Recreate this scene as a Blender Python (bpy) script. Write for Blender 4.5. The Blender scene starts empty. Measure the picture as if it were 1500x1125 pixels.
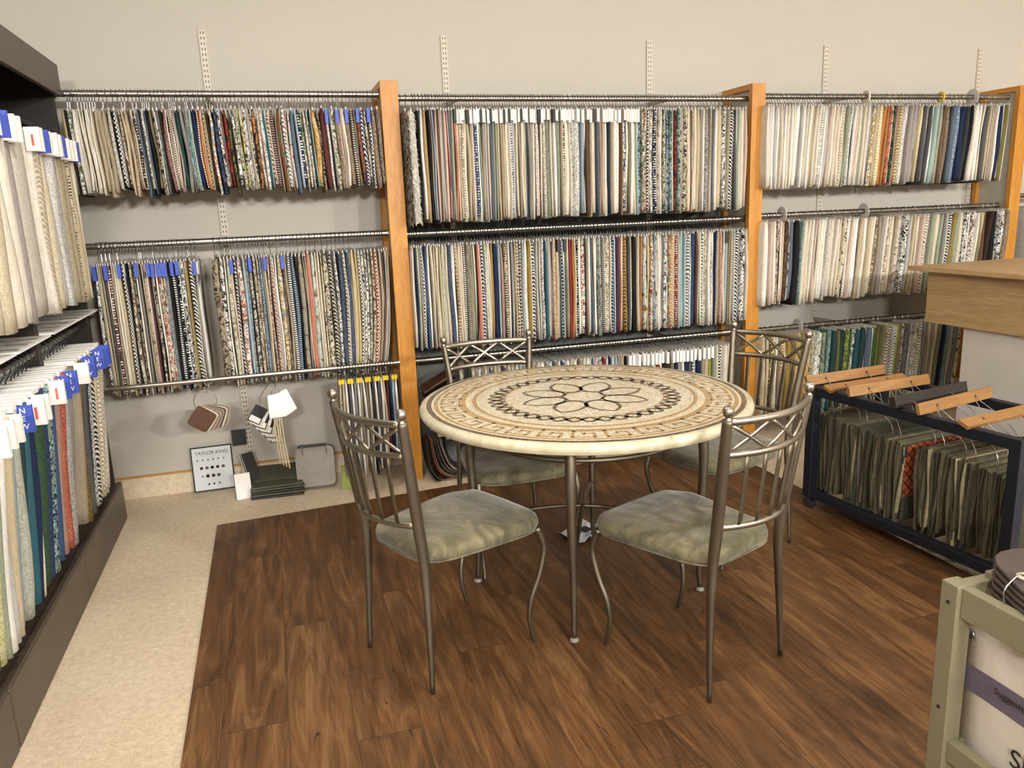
import bpy, math, random
from mathutils import Vector, Matrix
random.seed(7)
PI = math.pi
RAILS={
 'A1':(2.03,1.945,1.585,[(-0.819, -0.519, 'mu:3 db:3 gn.f.wh:6 iv:5 cr:4 iv:4 cr:3 cr:4 wh:3 cr:4 be.t.ta:7 ta:3 ta:8 cr.t.gr:7 bk.c.wh:6 br.f.pk:4 be:4 ro.t.be:6 ta.t.br:5 db.d.cr:5'), (-0.519, -0.243, 'sl:6 ch:3 db.t:4 sl:4 bk:5 ks:7 bk.f.ta:7 ch.t.gr:7 db:3 ma.t.ro:9 cr.s.br:4 cr.s.br:4 pk:3 mv:4 dt:7 gr:9 ta:3 lb.f.sl:4 tl.t.te:6 te.t.nv:3 nv:7 ru.s.wh:3 or:7'), (-0.243, 0.107, 'br.c.be:6 db:3 or.f.wh:5 bl.f.bk:6 wh.f.ch:5 te.f.ru:4 bk.f.re:5 ol.f.bk:5 bk.f.wh:6 cr.f.gn:6 ye.f.bk:4 wh.f.ch:6 mv:3 cr.f.bk:4 bk.f.or:6 ro.f.cr:5 gr.f.wh:6 te:4 br.z.cr:5 bk.s.ro:7 ta:3 gn.f.re:6'), (0.107, 0.288, 'wh.z.bk:6 ro:3 lb.f.pk:4 sl:7 lb:3 nv.d.wh:5 cr.f.gn:4 mv.f.cr:5 wh.f.dg:4 dt:4 or.f.ye:8 bk.f.ta:5'), (0.288, 0.578, 'ma:8 ta.t.wh:4 ch:3 iv.f.gn:6 ta.t.br:7 ro:3 wh:3 br.t.ta:8 cr.s.bk:4 sl.f.mu:5 ch.f.ru:5 nv.z.wh:6 br.f.cr:5 bk.c.wh:4 ta.t.br:8 db.t.ta:7')]),
 'A2':(1.345,1.262,0.645,[(-0.791, -0.541, 'bk.f.wh:7 iv:3 be:4 ta:3 dg:4 cr:3 ma.d.wh:6 ta:4 iv:3 cr:6 be:4 bk.c.iv:7 bk:5 cr.f.br:6 ta.f.bk:7 iv:3 gr:3 db:4 ro.f.be:6 iv:4 ma:4 ta:3'), (-0.541, -0.345, 'cr.f.bk:5 iv:4 cr.f.re:8 re.f.cr:5 lb.t.dg:7 bk:5 bk.s.wh:7 ch:3 bk.d.wh:6 wh.f.bk:9 be:4 mu:3 bk.z.wh:11 gr.t.ta:5'), (-0.28, 0.109, 'db.f.ta:12 bk.f.wh:9 iv:3 sg.f.cr:8 pk:4 bk.z.wh:5 ru.f.wh:10 lb:6 lb.f.sl:4 cr.f.ch:7 cr.f.br:6 br.f.cr:4 lb.t.nv:6 mv:3 be:5 br.f.pk:4 pk.z.br:9 wh:3 cr.f.mu:9 br.f.ta:4 ta:5 wh.s.bk:7 nv.s.lb:7'), (0.109, 0.568, 'bk:4 gr.f.ta:9 ta:3 iv:2 co:8 cr.f.tl:6 iv:3 cr.t.be:6 ye.f.cr:3 bk.f.cr:10 bk.z.cr:9 dg.f.wh:6 nv.t.sl:8 cr.z.bk:6 sl.t.nv:8 be:8 ye:4 wh.c.ch:6 nv.f.wh:5 wh.f.ch:5 gn.f.cr:6 ma.f.cr:5 re.c.cr:9 ta:5 br:4 mv:4 ta:4')]),
 'B1':(2.015,1.94,1.395,[(0.706, 0.761, 'wh.fur.cr:13'), (0.761, 0.958, 'bk:4 wh:5 go.z.ta:7 bk:7 sl:4 pu:3 pk:3 br:7 lg:4 pk:5 re:4 sl:5 sg:5 co:4'), (0.958, 1.282, 'cr:3 be:3 ta.d.wh:4 cr:3 be:3 ta:3 pk:3 bl.d.wh:3 wh:4 sg:4 ta:3 lg:3 pk:3 sl:3 gr:4 sg:3 be:3 ta:4 be:3 iv:3 ta.t.be:4 sl.d.wh:4 lg:3 cr:3'), (1.282, 1.594, 'ta:3 iv:3 be:4 sl:3 gr:4 ta:4 iv:3 ro.t.wh:5 br:3 cr:3 ks.t.wh:4 sg.t.dg:8 cr:3 wh:3 gr:5 sg:3 ta:4 br.d.wh:3 iv:5 cr:3 bk.t.wh:6'), (1.594, 1.965, 'gr.t.wh:8 lb:3 wh:3 br:4 ta:3 cr:3 be:3 sl:3 ro:4 be:4 wh:3 nv:3 ta:3 iv:6 wh:4 br:3 nv.f.wh:4 wh:3 ks:3 wh:4 cr:3 tl:3'), (1.965, 2.235, 'nv.f.lb:5 cr.f.gn:5 re.f.cr:5 bk.z.wh:4 mv.f.wh:3 ta.f.cr:4 nv.d.wh:5 bl.f.wh:4 mv.f.pk:4 wh:3 cr.f.gn:5 bl:3 bk.f.lb:5 lb.f.gn:5 cr:3 bk.f.re:6 tl.f.ch:6 ta:3'), (2.235, 2.64, 'cr.f.bk:5 cr:4 re.f.gn:4 cr:4 be:4 ta:3 wh:2 ch.t.lg:6 ta:3 dg:4 wh:3 be:6 bk.f.wh:5 ta:4 bk.z.wh:7 dg:3 sg:4 cr:4 pk:3')]),
 'B2':(1.335,1.272,0.737,[(0.688, 1.146, 'iv:3 nv:4 sg:3 ta:3 bk.c.wh:6 bl:5 wh:3 ta:3 cr:3 be:3 ta.t.cr:3 cr:3 be:3 sg.t.cr:6 cr:3 nv.t.sl:8 wh:3 be.z.br:6 pk.t.be:4 cr:3 bk.s.wh:4 ta.t.dg:9 sg:3 cr:3 bk:3 co:6 bk.z.wh:6 sg.t.wh:4 cr:4 iv:3 go:3 nv:8'), (1.146, 1.604, 'lb:4 ro:6 be.d.bk:7 wh:3 dg:3 gr:4 be.z.mu:4 cr.z.bk:5 pk.c.bk:6 lb:3 iv:7 mu:7 bk.z.wh:7 lg:4 cr:3 bk.t.wh:8 te:5 lg:5 ta:3 ru.t.cr:7 be:6 bk.c.lb:6 cr:4 sg:3 iv:3 re:6 or:4 be:3 bk.d.cr:4'), (1.604, 2.096, 'wh:5 re.f.wh:7 ta:4 wh:4 sl:4 be:3 wh:4 sg.f.dg:6 bk.s.lg:5 ks.f.cr:9 cr:3 nv.z.lb:8 pu:3 ru.t.br:5 pk:3 go.z.bk:7 dg:5 ks:4 bk:7 be:6 or:4 lb.f.cr:5 bk:4 ye:3 re.f.cr:6 dg.f.lb:6 iv:4'), (2.096, 2.668, 'cr:5 gr:3 pu.f.wh:6 ru.f.be:4 go.z.cr:7 re.d.wh:3 lg:4 tl:7 lb:3 dg.z.wh:9 nv.t.bl:9 br:4 iv:3 gn.z.wh:6 ks.f.cr:6 wh:4 br.t.wh:4 iv:3 nv:3 cr.s.bk:5 ru.t.pk:5 cr:3 lg:3 lb:4 ks:5 be:3 sl.s.wh:4 bk.z.wh:10 bk.f.wh:8 cr:4')]),
 'B3':(0.655,0.6,0.12,[(1.011, 1.645, 'wh:4 lg:4 cr:3 sl:4 be:4 wh:5 dg:4 cr:4 ta:4 wh:4 lb:4 cr:4 wh.f.ch:5 ta:4 cr:4 wh:5 gr:4 wh:4 sl:4 cr:4 bl:4 wh:5 be:4 wh:5 ta:4 cr:4'), (1.645, 2.062, 'wh:4 cr:3 sl:4 cr:3 bl.f.wh:8 re:3 cr:3 nv:5 wh:3 lb:4 br:3 ta:4 be:3 bk:3 ta:4 bk.f.ta:6 wh:9 bk:4 bk.f.wh:6 dg.f.lg:6'), (2.062, 2.592, 'cr:4 ru:4 iv:3 db:9 ks:5 nv:4 mv:4 wh:3 nv:6 dg:4 bl.c.wh:5 nv:6 ta:5 be:6 li:3 sg:4 cr:4 bk.c.wh:5 iv:6 cr:4 be:4')]),
 'C1':(2.025,1.957,1.505,[(2.775, 3.602, 'iv:3 iv:3 wh:4 lg:4 wh:4 cr:3 pk:3 wh:4 cr:5 wh:3 cr:4 wh:8 lg:3 wh:5 cr:3 wh:3 iv:3 be:4 cr:4 iv:3 iv.d.gr:5 wh:3 lg:6 pk:3 iv:4 cr:4 pk:4 iv:3 cr.z.ta:7 sg:4 sg.t.wh:5 wh:3 pk:5 cr:4 sg:4 cr:4 iv:3 mv:4 mu.f.cr:7 be:4 ye.z.wh:6 or:6'), (3.602, 4.553, 'or:3 ru.f.co:5 bk.f.gn:5 ro:4 mu.z.cr:6 mv.t.wh:9 mv:5 mv:6 ta:4 ye.z.cr:5 dg:5 mv:3 dg:4 wh:3 tl:4 lg:3 sg:5 br:3 ks:4 ta.t.br:5 ch:3 sl:6 bl.t.lb:7 nv:8 ch:6 bk:5 iv:7 wh:5 cr:4 dg:5 be:3 br:4 ta:8 wh:3 nv:7 ol:9')]),
 'C2':(1.343,1.308,0.832,[(2.778, 3.618, 'iv.t.wh:8 pk:5 iv:5 pk.f.br:6 iv:3 be:3 db.f.br:9 sl:7 bk:9 tl.t.dg:4 cr:8 cr:5 iv:4 pk:3 be.t.iv:6 wh:4 iv:6 mv.t.wh:4 cr:10 iv:4 cr:4 be.f.cr:7 wh.z.be:8 pk:5 wh:7 be:5 pk:4 wh:4 be:3 cr:5 iv:5 be.f.br:5 ta:4'), (3.618, 4.638, 'mv:5 iv:3 cr.d.br:4 cr:5 ta:3 mv.f.cr:8 bk.f.wh:7 lg:4 be:4 be.t.iv:8 pk:4 iv.z.br:8 sg:5 cr:4 cr:4 sg:4 gr:4 cr:3 bk.z.wh:6 mu:4 sg:6 cr:5 wh.f.ch:6 iv:3 br.f.wh:7 iv:3 ks:5 be:4 br:4 db:4 db:5 bk:6 bk.f.wh:7 ta.t.br:10')]),
 'C3':(0.648,0.625,0.12,[(2.787, 3.11, 'mu.s.cr:6 be:4 ye.f.db:9 iv:3 go.z.cr:10 mu:10 ye.t.mu:10 mu:6'), (3.11, 4.325, 'or.f.ye:8 cr.f.ol:4 sg.f.wh:8 dt.f.sg:5 dt:5 tl.t.dt:5 dt:9 ol:5 dt:6 li.f.gn:6 gn:4 wh.f.dt:4 te.t.dt:9 dt:8 sl:8 gn:6 ol:4 gn.t.ol:5 ks:7 cr.c.br:8 wh.z.gn:5 li:5 ks:4 br.f.cr:4 ch.t.gr:7 sg:5 cr.f.gr:6 cr.z.ol:10 mv:4 ta:5 iv:4 ta:3 cr:5 sg.t.ol:6 nv:9 sl.t.tl:8 lg:4 gr:6 pk.f.cr:4 cr.s.ol:4')]),
}
CAM=([0.955367, -0.293008, -0.037675],[0.099824, 0.200159, 0.974665],[0.278044, 0.934924, -0.220474],[1146.946, 1.4536])

S = bpy.context.scene
COL = S.collection

def lin(c):
    return c / 12.92 if c <= 0.04045 else ((c + 0.055) / 1.055) ** 2.4
def hx(s):
    return tuple(lin(int(s[i:i + 2], 16) / 255) for i in (0, 2, 4)) + (1,)

# ---------------------------------------------------------------- mesh building
class MB:
    def __init__(s):
        s.v = []; s.f = []; s.m = []; s.a = {}
    def add(s, vs, fs, mi=0, **at):
        o = len(s.v); s.v += [tuple(x) for x in vs]
        s.f += [tuple(i + o for i in f) for f in fs]; s.m += [mi] * len(fs)
        for k, val in at.items():
            s.a.setdefault(k, {}).update({i: val for i in range(o, o + len(vs))})
        return s
    def box(s, x0, x1, y0, y1, z0, z1, mi=0, M=None, **at):
        vs = [(x, y, z) for x in (x0, x1) for y in (y0, y1) for z in (z0, z1)]
        if M is not None: vs = [M @ Vector(v) for v in vs]
        return s.add(vs, [(0, 1, 3, 2), (4, 6, 7, 5), (0, 4, 5, 1), (2, 3, 7, 6), (0, 2, 6, 4), (1, 5, 7, 3)], mi, **at)
    def tube(s, pts, r, n=8, flat=1.0, cap=True, mi=0, closed=False, up=None, **at):
        pts = [Vector(p) for p in pts]; k = len(pts)
        rs = r if isinstance(r, (list, tuple)) else [r] * k
        vs = []; nrm = None
        for i, p in enumerate(pts):
            if closed: t = pts[(i + 1) % k] - pts[i - 1]
            else: t = pts[min(i + 1, k - 1)] - pts[max(i - 1, 0)]
            t.normalize()
            if nrm is None:
                a = Vector(up) if up else (Vector((0, 0, 1)) if abs(t.z) < .9 else Vector((1, 0, 0)))
                nrm = a - t * a.dot(t)
            else: nrm = nrm - t * nrm.dot(t)
            nrm.normalize(); b = t.cross(nrm)
            for j in range(n):
                an = 2 * PI * j / n
                vs.append(p + nrm * math.cos(an) * rs[i] + b * math.sin(an) * rs[i] * flat)
        fs = []
        for i in range(k if closed else k - 1):
            for j in range(n):
                a = i * n + j; b2 = i * n + (j + 1) % n; i2 = (i + 1) % k
                fs.append((a, b2, i2 * n + (j + 1) % n, i2 * n + j))
        if cap and not closed:
            fs.append(tuple(range(n - 1, -1, -1))); fs.append(tuple((k - 1) * n + j for j in range(n)))
        return s.add(vs, fs, mi, **at)
    def lathe(s, prof, n=24, c=(0, 0, 0), mi=0, M=None):
        vs = []; fs = []
        for (r, z) in prof:
            for j in range(n):
                a = 2 * PI * j / n; vs.append(Vector((c[0] + r * math.cos(a), c[1] + r * math.sin(a), c[2] + z)))
        if M is not None: vs = [M @ v for v in vs]
        for i in range(len(prof) - 1):
            for j in range(n):
                fs.append((i * n + j, i * n + (j + 1) % n, (i + 1) * n + (j + 1) % n, (i + 1) * n + j))
        fs.append(tuple(range(n - 1, -1, -1))); fs.append(tuple((len(prof) - 1) * n + j for j in range(n)))
        return s.add(vs, fs, mi)
    def prism(s, poly, z0, z1, mi=0, M=None):
        n = len(poly)
        vs = [Vector((x, y, z0)) for x, y in poly] + [Vector((x, y, z1)) for x, y in poly]
        if M is not None: vs = [M @ v for v in vs]
        return s.add(vs, [tuple(range(n - 1, -1, -1)), tuple(range(n, 2 * n))] + [(i, (i + 1) % n, n + (i + 1) % n, n + i) for i in range(n)], mi)
    def mesh(s, name, mats, smooth=False):
        me = bpy.data.meshes.new(name)
        me.from_pydata(s.v, [], s.f)
        for m in mats: me.materials.append(m)
        me.polygons.foreach_set('material_index', s.m)
        if smooth: me.polygons.foreach_set('use_smooth', [True] * len(s.f))
        for k, d in s.a.items():
            if k == 'rnd':
                at = me.attributes.new(k, 'FLOAT', 'POINT')
                at.data.foreach_set('value', [d.get(i, 0.0) for i in range(len(s.v))])
            else:
                at = me.attributes.new(k, 'FLOAT_COLOR', 'POINT')
                fl = []
                for i in range(len(s.v)): fl += list(d.get(i, (.5, .5, .5, 1)))
                at.data.foreach_set('color', fl)
        me.validate(); me.update()
        return me
    def obj(s, name, mats, parent=None, smooth=False, bevel=0, seg=2, loc=None, rot=None, autos=False):
        if not isinstance(mats, (list, tuple)): mats = [mats]
        me = s.mesh(name, mats, smooth or autos)
        if autos:
            try: me.set_sharp_from_angle(angle=math.radians(38))
            except Exception: pass
        o = bpy.data.objects.new(name, me); COL.objects.link(o)
        if parent: o.parent = parent
        if loc is not None: o.location = loc
        if rot is not None: o.rotation_euler = rot
        if bevel:
            b = o.modifiers.new('edge', 'BEVEL'); b.width = bevel; b.segments = seg; b.limit_method = 'ANGLE'
        return o

def thing(name, label, cat, loc=(0, 0, 0), rz=0, group=None):
    o = bpy.data.objects.new(name, None); COL.objects.link(o)
    o.empty_display_size = .05
    o.location = loc; o.rotation_euler = (0, 0, rz); o['label'] = label; o['category'] = cat
    if group: o['group'] = group
    return o
def tag(o, label, cat, group=None, kind=None):
    o['label'] = label; o['category'] = cat
    if group: o['group'] = group
    if kind: o['kind'] = kind
    return o
def struct(o):
    o['kind'] = 'structure'; return o
def copy_tree(src, parent=None):
    c = src.copy(); COL.objects.link(c)
    if parent: c.parent = parent
    for ch in list(src.children): copy_tree(ch, c)
    return c
def sm(n, f):      # smooth curve helper: n+1 samples of f(t)
    return [f(i / n) for i in range(n + 1)]
def cr(pts, n=6):  # Catmull-Rom through points
    P = [Vector(p) for p in pts]; P = [P[0] * 2 - P[1]] + P + [P[-1] * 2 - P[-2]]; out = []
    for i in range(1, len(P) - 2):
        for k in range(n):
            t = k / n; a, b, c, d = P[i - 1:i + 3]
            out.append(.5 * ((2 * b) + (c - a) * t + (2 * a - 5 * b + 4 * c - d) * t * t + (3 * b - a - 3 * c + d) * t ** 3))
    out.append(P[-2]); return out

# ---------------------------------------------------------------- materials
class NT:
    def __init__(s, name):
        s.m = bpy.data.materials.new(name); s.m.use_nodes = True
        s.t = s.m.node_tree; s.t.nodes.clear()
        s.out = s.t.nodes.new('ShaderNodeOutputMaterial'); s.b = s.n('ShaderNodeBsdfPrincipled')
        s.l(s.b.outputs[0], s.out.inputs[0])
    def n(s, ty, **kw):
        x = s.t.nodes.new(ty)
        for k, v in kw.items():
            if k.startswith('i_'): x.inputs[k[2:]].default_value = v
            else: setattr(x, k, v)
        return x
    def l(s, a, b): s.t.links.new(a, b)
    def val(s, x, inp):
        if isinstance(x, (int, float)): inp.default_value = x
        elif isinstance(x, tuple): inp.default_value = x
        else: s.l(x, inp)
    def math(s, op, a, b=0, c=0):
        x = s.n('ShaderNodeMath', operation=op)
        s.val(a, x.inputs[0]); s.val(b, x.inputs[1])
        if len(x.inputs) > 2: s.val(c, x.inputs[2])
        return x.outputs[0]
    def mix(s, f, a, b, mode='MIX'):
        x = s.n('ShaderNodeMix', data_type='RGBA', blend_type=mode)
        s.val(f, x.inputs[0]); s.val(a, x.inputs[6]); s.val(b, x.inputs[7]); return x.outputs[2]
    def coord(s, w='Object'): return s.n('ShaderNodeTexCoord').outputs[w]
    def sep(s, v):
        x = s.n('ShaderNodeSeparateXYZ'); s.l(v, x.inputs[0]); return x.outputs
    def comb(s, x, y, z):
        c = s.n('ShaderNodeCombineXYZ'); s.val(x, c.inputs[0]); s.val(y, c.inputs[1]); s.val(z, c.inputs[2]); return c.outputs[0]
    def scale(s, v, sc):
        m = s.n('ShaderNodeMapping'); m.inputs['Scale'].default_value = sc; s.l(v, m.inputs[0]); return m.outputs[0]
    def noise(s, v, sc, det=4, rough=.5, dist=0, o=0):
        x = s.n('ShaderNodeTexNoise'); x.inputs['Scale'].default_value = sc; x.inputs['Detail'].default_value = det
        x.inputs['Roughness'].default_value = rough; x.inputs['Distortion'].default_value = dist
        if v is not None: s.l(v, x.inputs['Vector'])
        return x.outputs[o]
    def ramp(s, f, stops, interp='LINEAR'):
        r = s.n('ShaderNodeValToRGB'); r.color_ramp.interpolation = interp
        e = r.color_ramp.elements
        while len(e) < len(stops): e.new(.5)
        for i, (p, c) in enumerate(stops):
            e[i].position = p; e[i].color = c if isinstance(c, tuple) else (c, c, c, 1)
        s.val(f, r.inputs[0]); return r.outputs[0]
    def bump(s, h, st=.3, dist=.01):
        x = s.n('ShaderNodeBump'); x.inputs['Strength'].default_value = st; x.inputs['Distance'].default_value = dist
        s.l(h, x.inputs['Height']); s.l(x.outputs[0], s.b.inputs['Normal'])
    def set(s, color=None, rough=None, metal=None, spec=None, **kw):
        if color is not None: s.val(color, s.b.inputs['Base Color'])
        if rough is not None: s.val(rough, s.b.inputs['Roughness'])
        if metal is not None: s.val(metal, s.b.inputs['Metallic'])
        if spec is not None: s.val(spec, s.b.inputs['Specular IOR Level'])
        for k, v in kw.items(): s.val(v, s.b.inputs[k.replace('_', ' ')])
        return s.m

def simple(name, col, rough=.6, metal=0, var=.0, vs=20, bump=0, bs=200, spec=None, coat=0):
    t = NT(name); c = hx(col); co = t.coord()
    color = c
    if var:
        n = t.noise(co, vs, 4, .6)
        color = t.mix(t.ramp(n, [(.3, 0.0), (.7, 1.0)]), tuple(x * (1 - var) for x in c[:3]) + (1,), tuple(min(1, x * (1 + var)) for x in c[:3]) + (1,))
    t.set(color, rough, metal, spec)
    if coat: t.b.inputs['Coat Weight'].default_value = coat
    if bump: t.bump(t.noise(co, bs, 3, .6), bump, .004)
    return t.m

def wood(name, dark, light, axis='Z', sc=14, rough=.45, gr=.5, coat=0):
    t = NT(name); co = t.coord()
    s = {'X': (.06, 1, 1), 'Y': (1, .06, 1), 'Z': (1, 1, .06)}[axis]
    v = t.scale(co, tuple(sc * k for k in s))
    n1 = t.noise(v, 3.0, 5, .65, .6); n2 = t.noise(v, 16.0, 3, .6, .3)
    f = t.math('ADD', t.math('MULTIPLY', n1, 1 - gr), t.math('MULTIPLY', n2, gr))
    t.set(t.ramp(f, [(.36, hx(dark)), (.62, hx(light))]), rough)
    if coat: t.b.inputs['Coat Weight'].default_value = coat; t.b.inputs['Coat Roughness'].default_value = .25
    t.bump(n2, .08, .002)
    return t.m

M = {}
M['oak'] = wood('oak', 'AB6E1E', 'D0913A', 'Z', 18, .42, .6)
M['oak_y'] = wood('oak_crosswise', 'AB6E1E', 'D0913A', 'Y', 18, .42, .6)
M['maple'] = wood('maple_bar', '80592F', '9C7344', 'X', 16, .45, .5)
M['lam'] = wood('laminate_oak', '9C7C52', 'BD9E74', 'Y', 9, .5, .55)
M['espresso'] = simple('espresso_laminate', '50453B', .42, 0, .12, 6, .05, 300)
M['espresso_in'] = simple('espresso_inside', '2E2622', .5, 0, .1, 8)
M['chrome'] = simple('chrome', 'C9C9CB', .18, 1)
M['steel'] = simple('brushed_steel', 'A9A39A', .32, 1, .08, 40)
M['pewter'] = simple('pewter_metal', '7A7162', .5, 1, .10, 14)
M['pewter_bright'] = simple('pewter_bright', 'A39C8F', .40, 1, .08, 14)
M['wire'] = simple('hanger_wire', 'A8A8AC', .3, 1)
M['blackplastic'] = simple('black_plastic', '2B2C2E', .35)
M['white'] = simple('white_card', 'F1EFEA', .6, 0, .03, 30)
M['clear'] = simple('frosted_plastic', 'C2BEB8', .35, 0, .04, 60)
M['glide'] = simple('clear_grey_plastic', '8F8B85', .25)
M['bluetag'] = simple('blue_tag', '3E54B4', .5)
M['redprint'] = simple('red_print', 'D66A62', .6)
M['inkdark'] = simple('dark_ink', '2A2726', .6)
M['navy'] = simple('navy_paint', '131722', .5, 0, .12, 9, .08, 120)
M['darkbar'] = simple('black_wood', '2A2522', .45, 0, .15, 20)
M['greypanel'] = simple('grey_laminate', 'BDB6AA', .5, 0, .03, 6)
M['sagepaint'] = simple('sage_paint', '857F66', .5, 0, .05, 12, .04, 150)
M['whitewall'] = simple('white_partition', 'C9C2BA', .7, 0, .03, 8, .1, 140)
M['greycarpet'] = simple('grey_carpet', '6F7479', .9, 0, .3, 160, .6, 300)
M['yellow'] = simple('yellow_tag', 'D9B91E', .5)
M['rope'] = simple('cream_rope', 'D8C8A8', .8, 0, .25, 300, .4, 400)
M['goldtrim'] = simple('oak_trim', 'B98B45', .45, 0, .1, 30)
M['offbeige'] = simple('beige_card', 'D9C9AE', .6)

def suede():
    t = NT('olive_suede'); co = t.coord()
    n = t.noise(t.scale(co, (3, 5, 3)), 2.0, 6, .62, 1.6)
    n2 = t.noise(co, 260, 2)
    c = t.ramp(n, [(.30, hx('4C4735')), (.46, hx('645E49')), (.58, hx('776F57')), (.72, hx('8C8268'))])
    t.set(c, .85, 0, .2); t.b.inputs['Sheen Weight'].default_value = .35; t.b.inputs['Sheen Roughness'].default_value = .4
    t.bump(t.math('ADD', t.math('MULTIPLY', n, .8), t.math('MULTIPLY', n2, .05)), .25, .01)
    return t.m
M['suede'] = suede()

def carpet():
    t = NT('beige_carpet'); co = t.coord()
    a = t.noise(co, 220, 3, .7); b = t.noise(co, 45, 3, .6); c = t.noise(co, 2.2, 4, .6)
    f = t.math('ADD', t.math('ADD', t.math('MULTIPLY', a, .5), t.math('MULTIPLY', b, .3)), t.math('MULTIPLY', c, .2))
    t.set(t.ramp(f, [(.36, hx('C4AF94')), (.5, hx('DCC9AE')), (.62, hx('EFE0C8'))]), .95, 0, .1)
    t.bump(t.math('ADD', a, b), .7, .006)
    return t.m
M['carpet'] = carpet()

def planks():
    t = NT('vinyl_planks'); co = t.coord(); x, y, z = t.sep(co)
    px = t.math('DIVIDE', t.math('ADD', x, 1.201), .1855); ix = t.math('FLOOR', px)
    wn = t.n('ShaderNodeTexWhiteNoise', noise_dimensions='1D'); t.l(ix, wn.inputs['W'])
    py = t.math('DIVIDE', t.math('ADD', y, t.math('MULTIPLY', wn.outputs[0], 5.0)), 1.22); iy = t.math('FLOOR', py)
    w2 = t.n('ShaderNodeTexWhiteNoise', noise_dimensions='2D'); t.l(t.comb(ix, iy, 0), w2.inputs['Vector'])
    r = w2.outputs[0]
    off = t.comb(t.math('MULTIPLY', r, 30), t.math('MULTIPLY', r, 17), 0)
    va = t.n('ShaderNodeVectorMath', operation='ADD'); t.l(co, va.inputs[0]); t.l(off, va.inputs[1])
    g = t.noise(t.scale(va.outputs[0], (13, 1.5, 1)), 1.6, 6, .62, 1.2)
    g2 = t.noise(t.scale(va.outputs[0], (90, 4, 1)), 1.6, 4, .7, .4)
    crack = t.noise(t.scale(va.outputs[0], (9, 1.1, 1)), 2.1, 5, .7, 2.2)
    saw = t.noise(t.scale(va.outputs[0], (4, 75, 1)), 2.0, 2, .6, .3)
    mask = t.ramp(t.noise(va.outputs[0], 3.0, 2), [(.56, 0.0), (.66, 1.0)])
    f = t.math('ADD', t.math('ADD', t.math('MULTIPLY', g, .72), t.math('MULTIPLY', g2, .28)), t.math('MULTIPLY', t.math('SUBTRACT', r, .5), .10))
    c = t.ramp(f, [(.28, hx('33220F')), (.43, hx('50351D')), (.54, hx('684628')), (.70, hx('896640'))])
    c = t.mix(t.ramp(crack, [(.32, .9), (.365, 0.0)]), c, hx('2C1C12'))
    sm_ = t.math('MULTIPLY', t.math('MULTIPLY', t.ramp(saw, [(.52, 0.0), (.6, 1.0)]), mask), .55)
    c = t.mix(sm_, c, hx('35261A'))
    fx = t.math('FRACT', px); fy = t.math('FRACT', py)
    e = t.math('MAXIMUM', t.math('LESS_THAN', fx, .012), t.math('LESS_THAN', fy, .0025))
    c = t.mix(t.math('MULTIPLY', e, .6), c, hx('25170E'))
    t.set(c, t.ramp(g2, [(.3, .42), (.7, .56)]), 0, .4)
    t.bump(t.math('SUBTRACT', t.math('MULTIPLY', g2, .5), e), .18, .003)
    return t.m
M['planks'] = planks()

def wallmat():
    t = NT('painted_wall'); co = t.coord()
    a = t.noise(co, 75, 3, .55); c = t.noise(co, .8, 3, .5)
    t.set(t.mix(c, hx('B9B3A8'), hx('C4BEB3')), .75, 0, .25); t.bump(a, .22, .004)
    return t.m
M['wall'] = wallmat()
M['ceil'] = simple('ceiling_paint', 'E4DFD4', .9, 0, .02, 3)

def trackmat():
    t = NT('slotted_track'); co = t.coord(); x, y, z = t.sep(co)
    fz = t.math('FRACT', t.math('DIVIDE', z, .0254))
    hz = t.math('LESS_THAN', t.math('ABSOLUTE', t.math('SUBTRACT', fz, .5)), .24)
    hxx = t.math('LESS_THAN', t.math('ABSOLUTE', t.math('SUBTRACT', t.math('ABSOLUTE', x), .0068)), .0023)
    t.set(t.mix(t.math('MULTIPLY', hz, hxx), hx('CDC4B4'), hx('3A332B')), .5)
    return t.m
M['track'] = trackmat()

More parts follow.
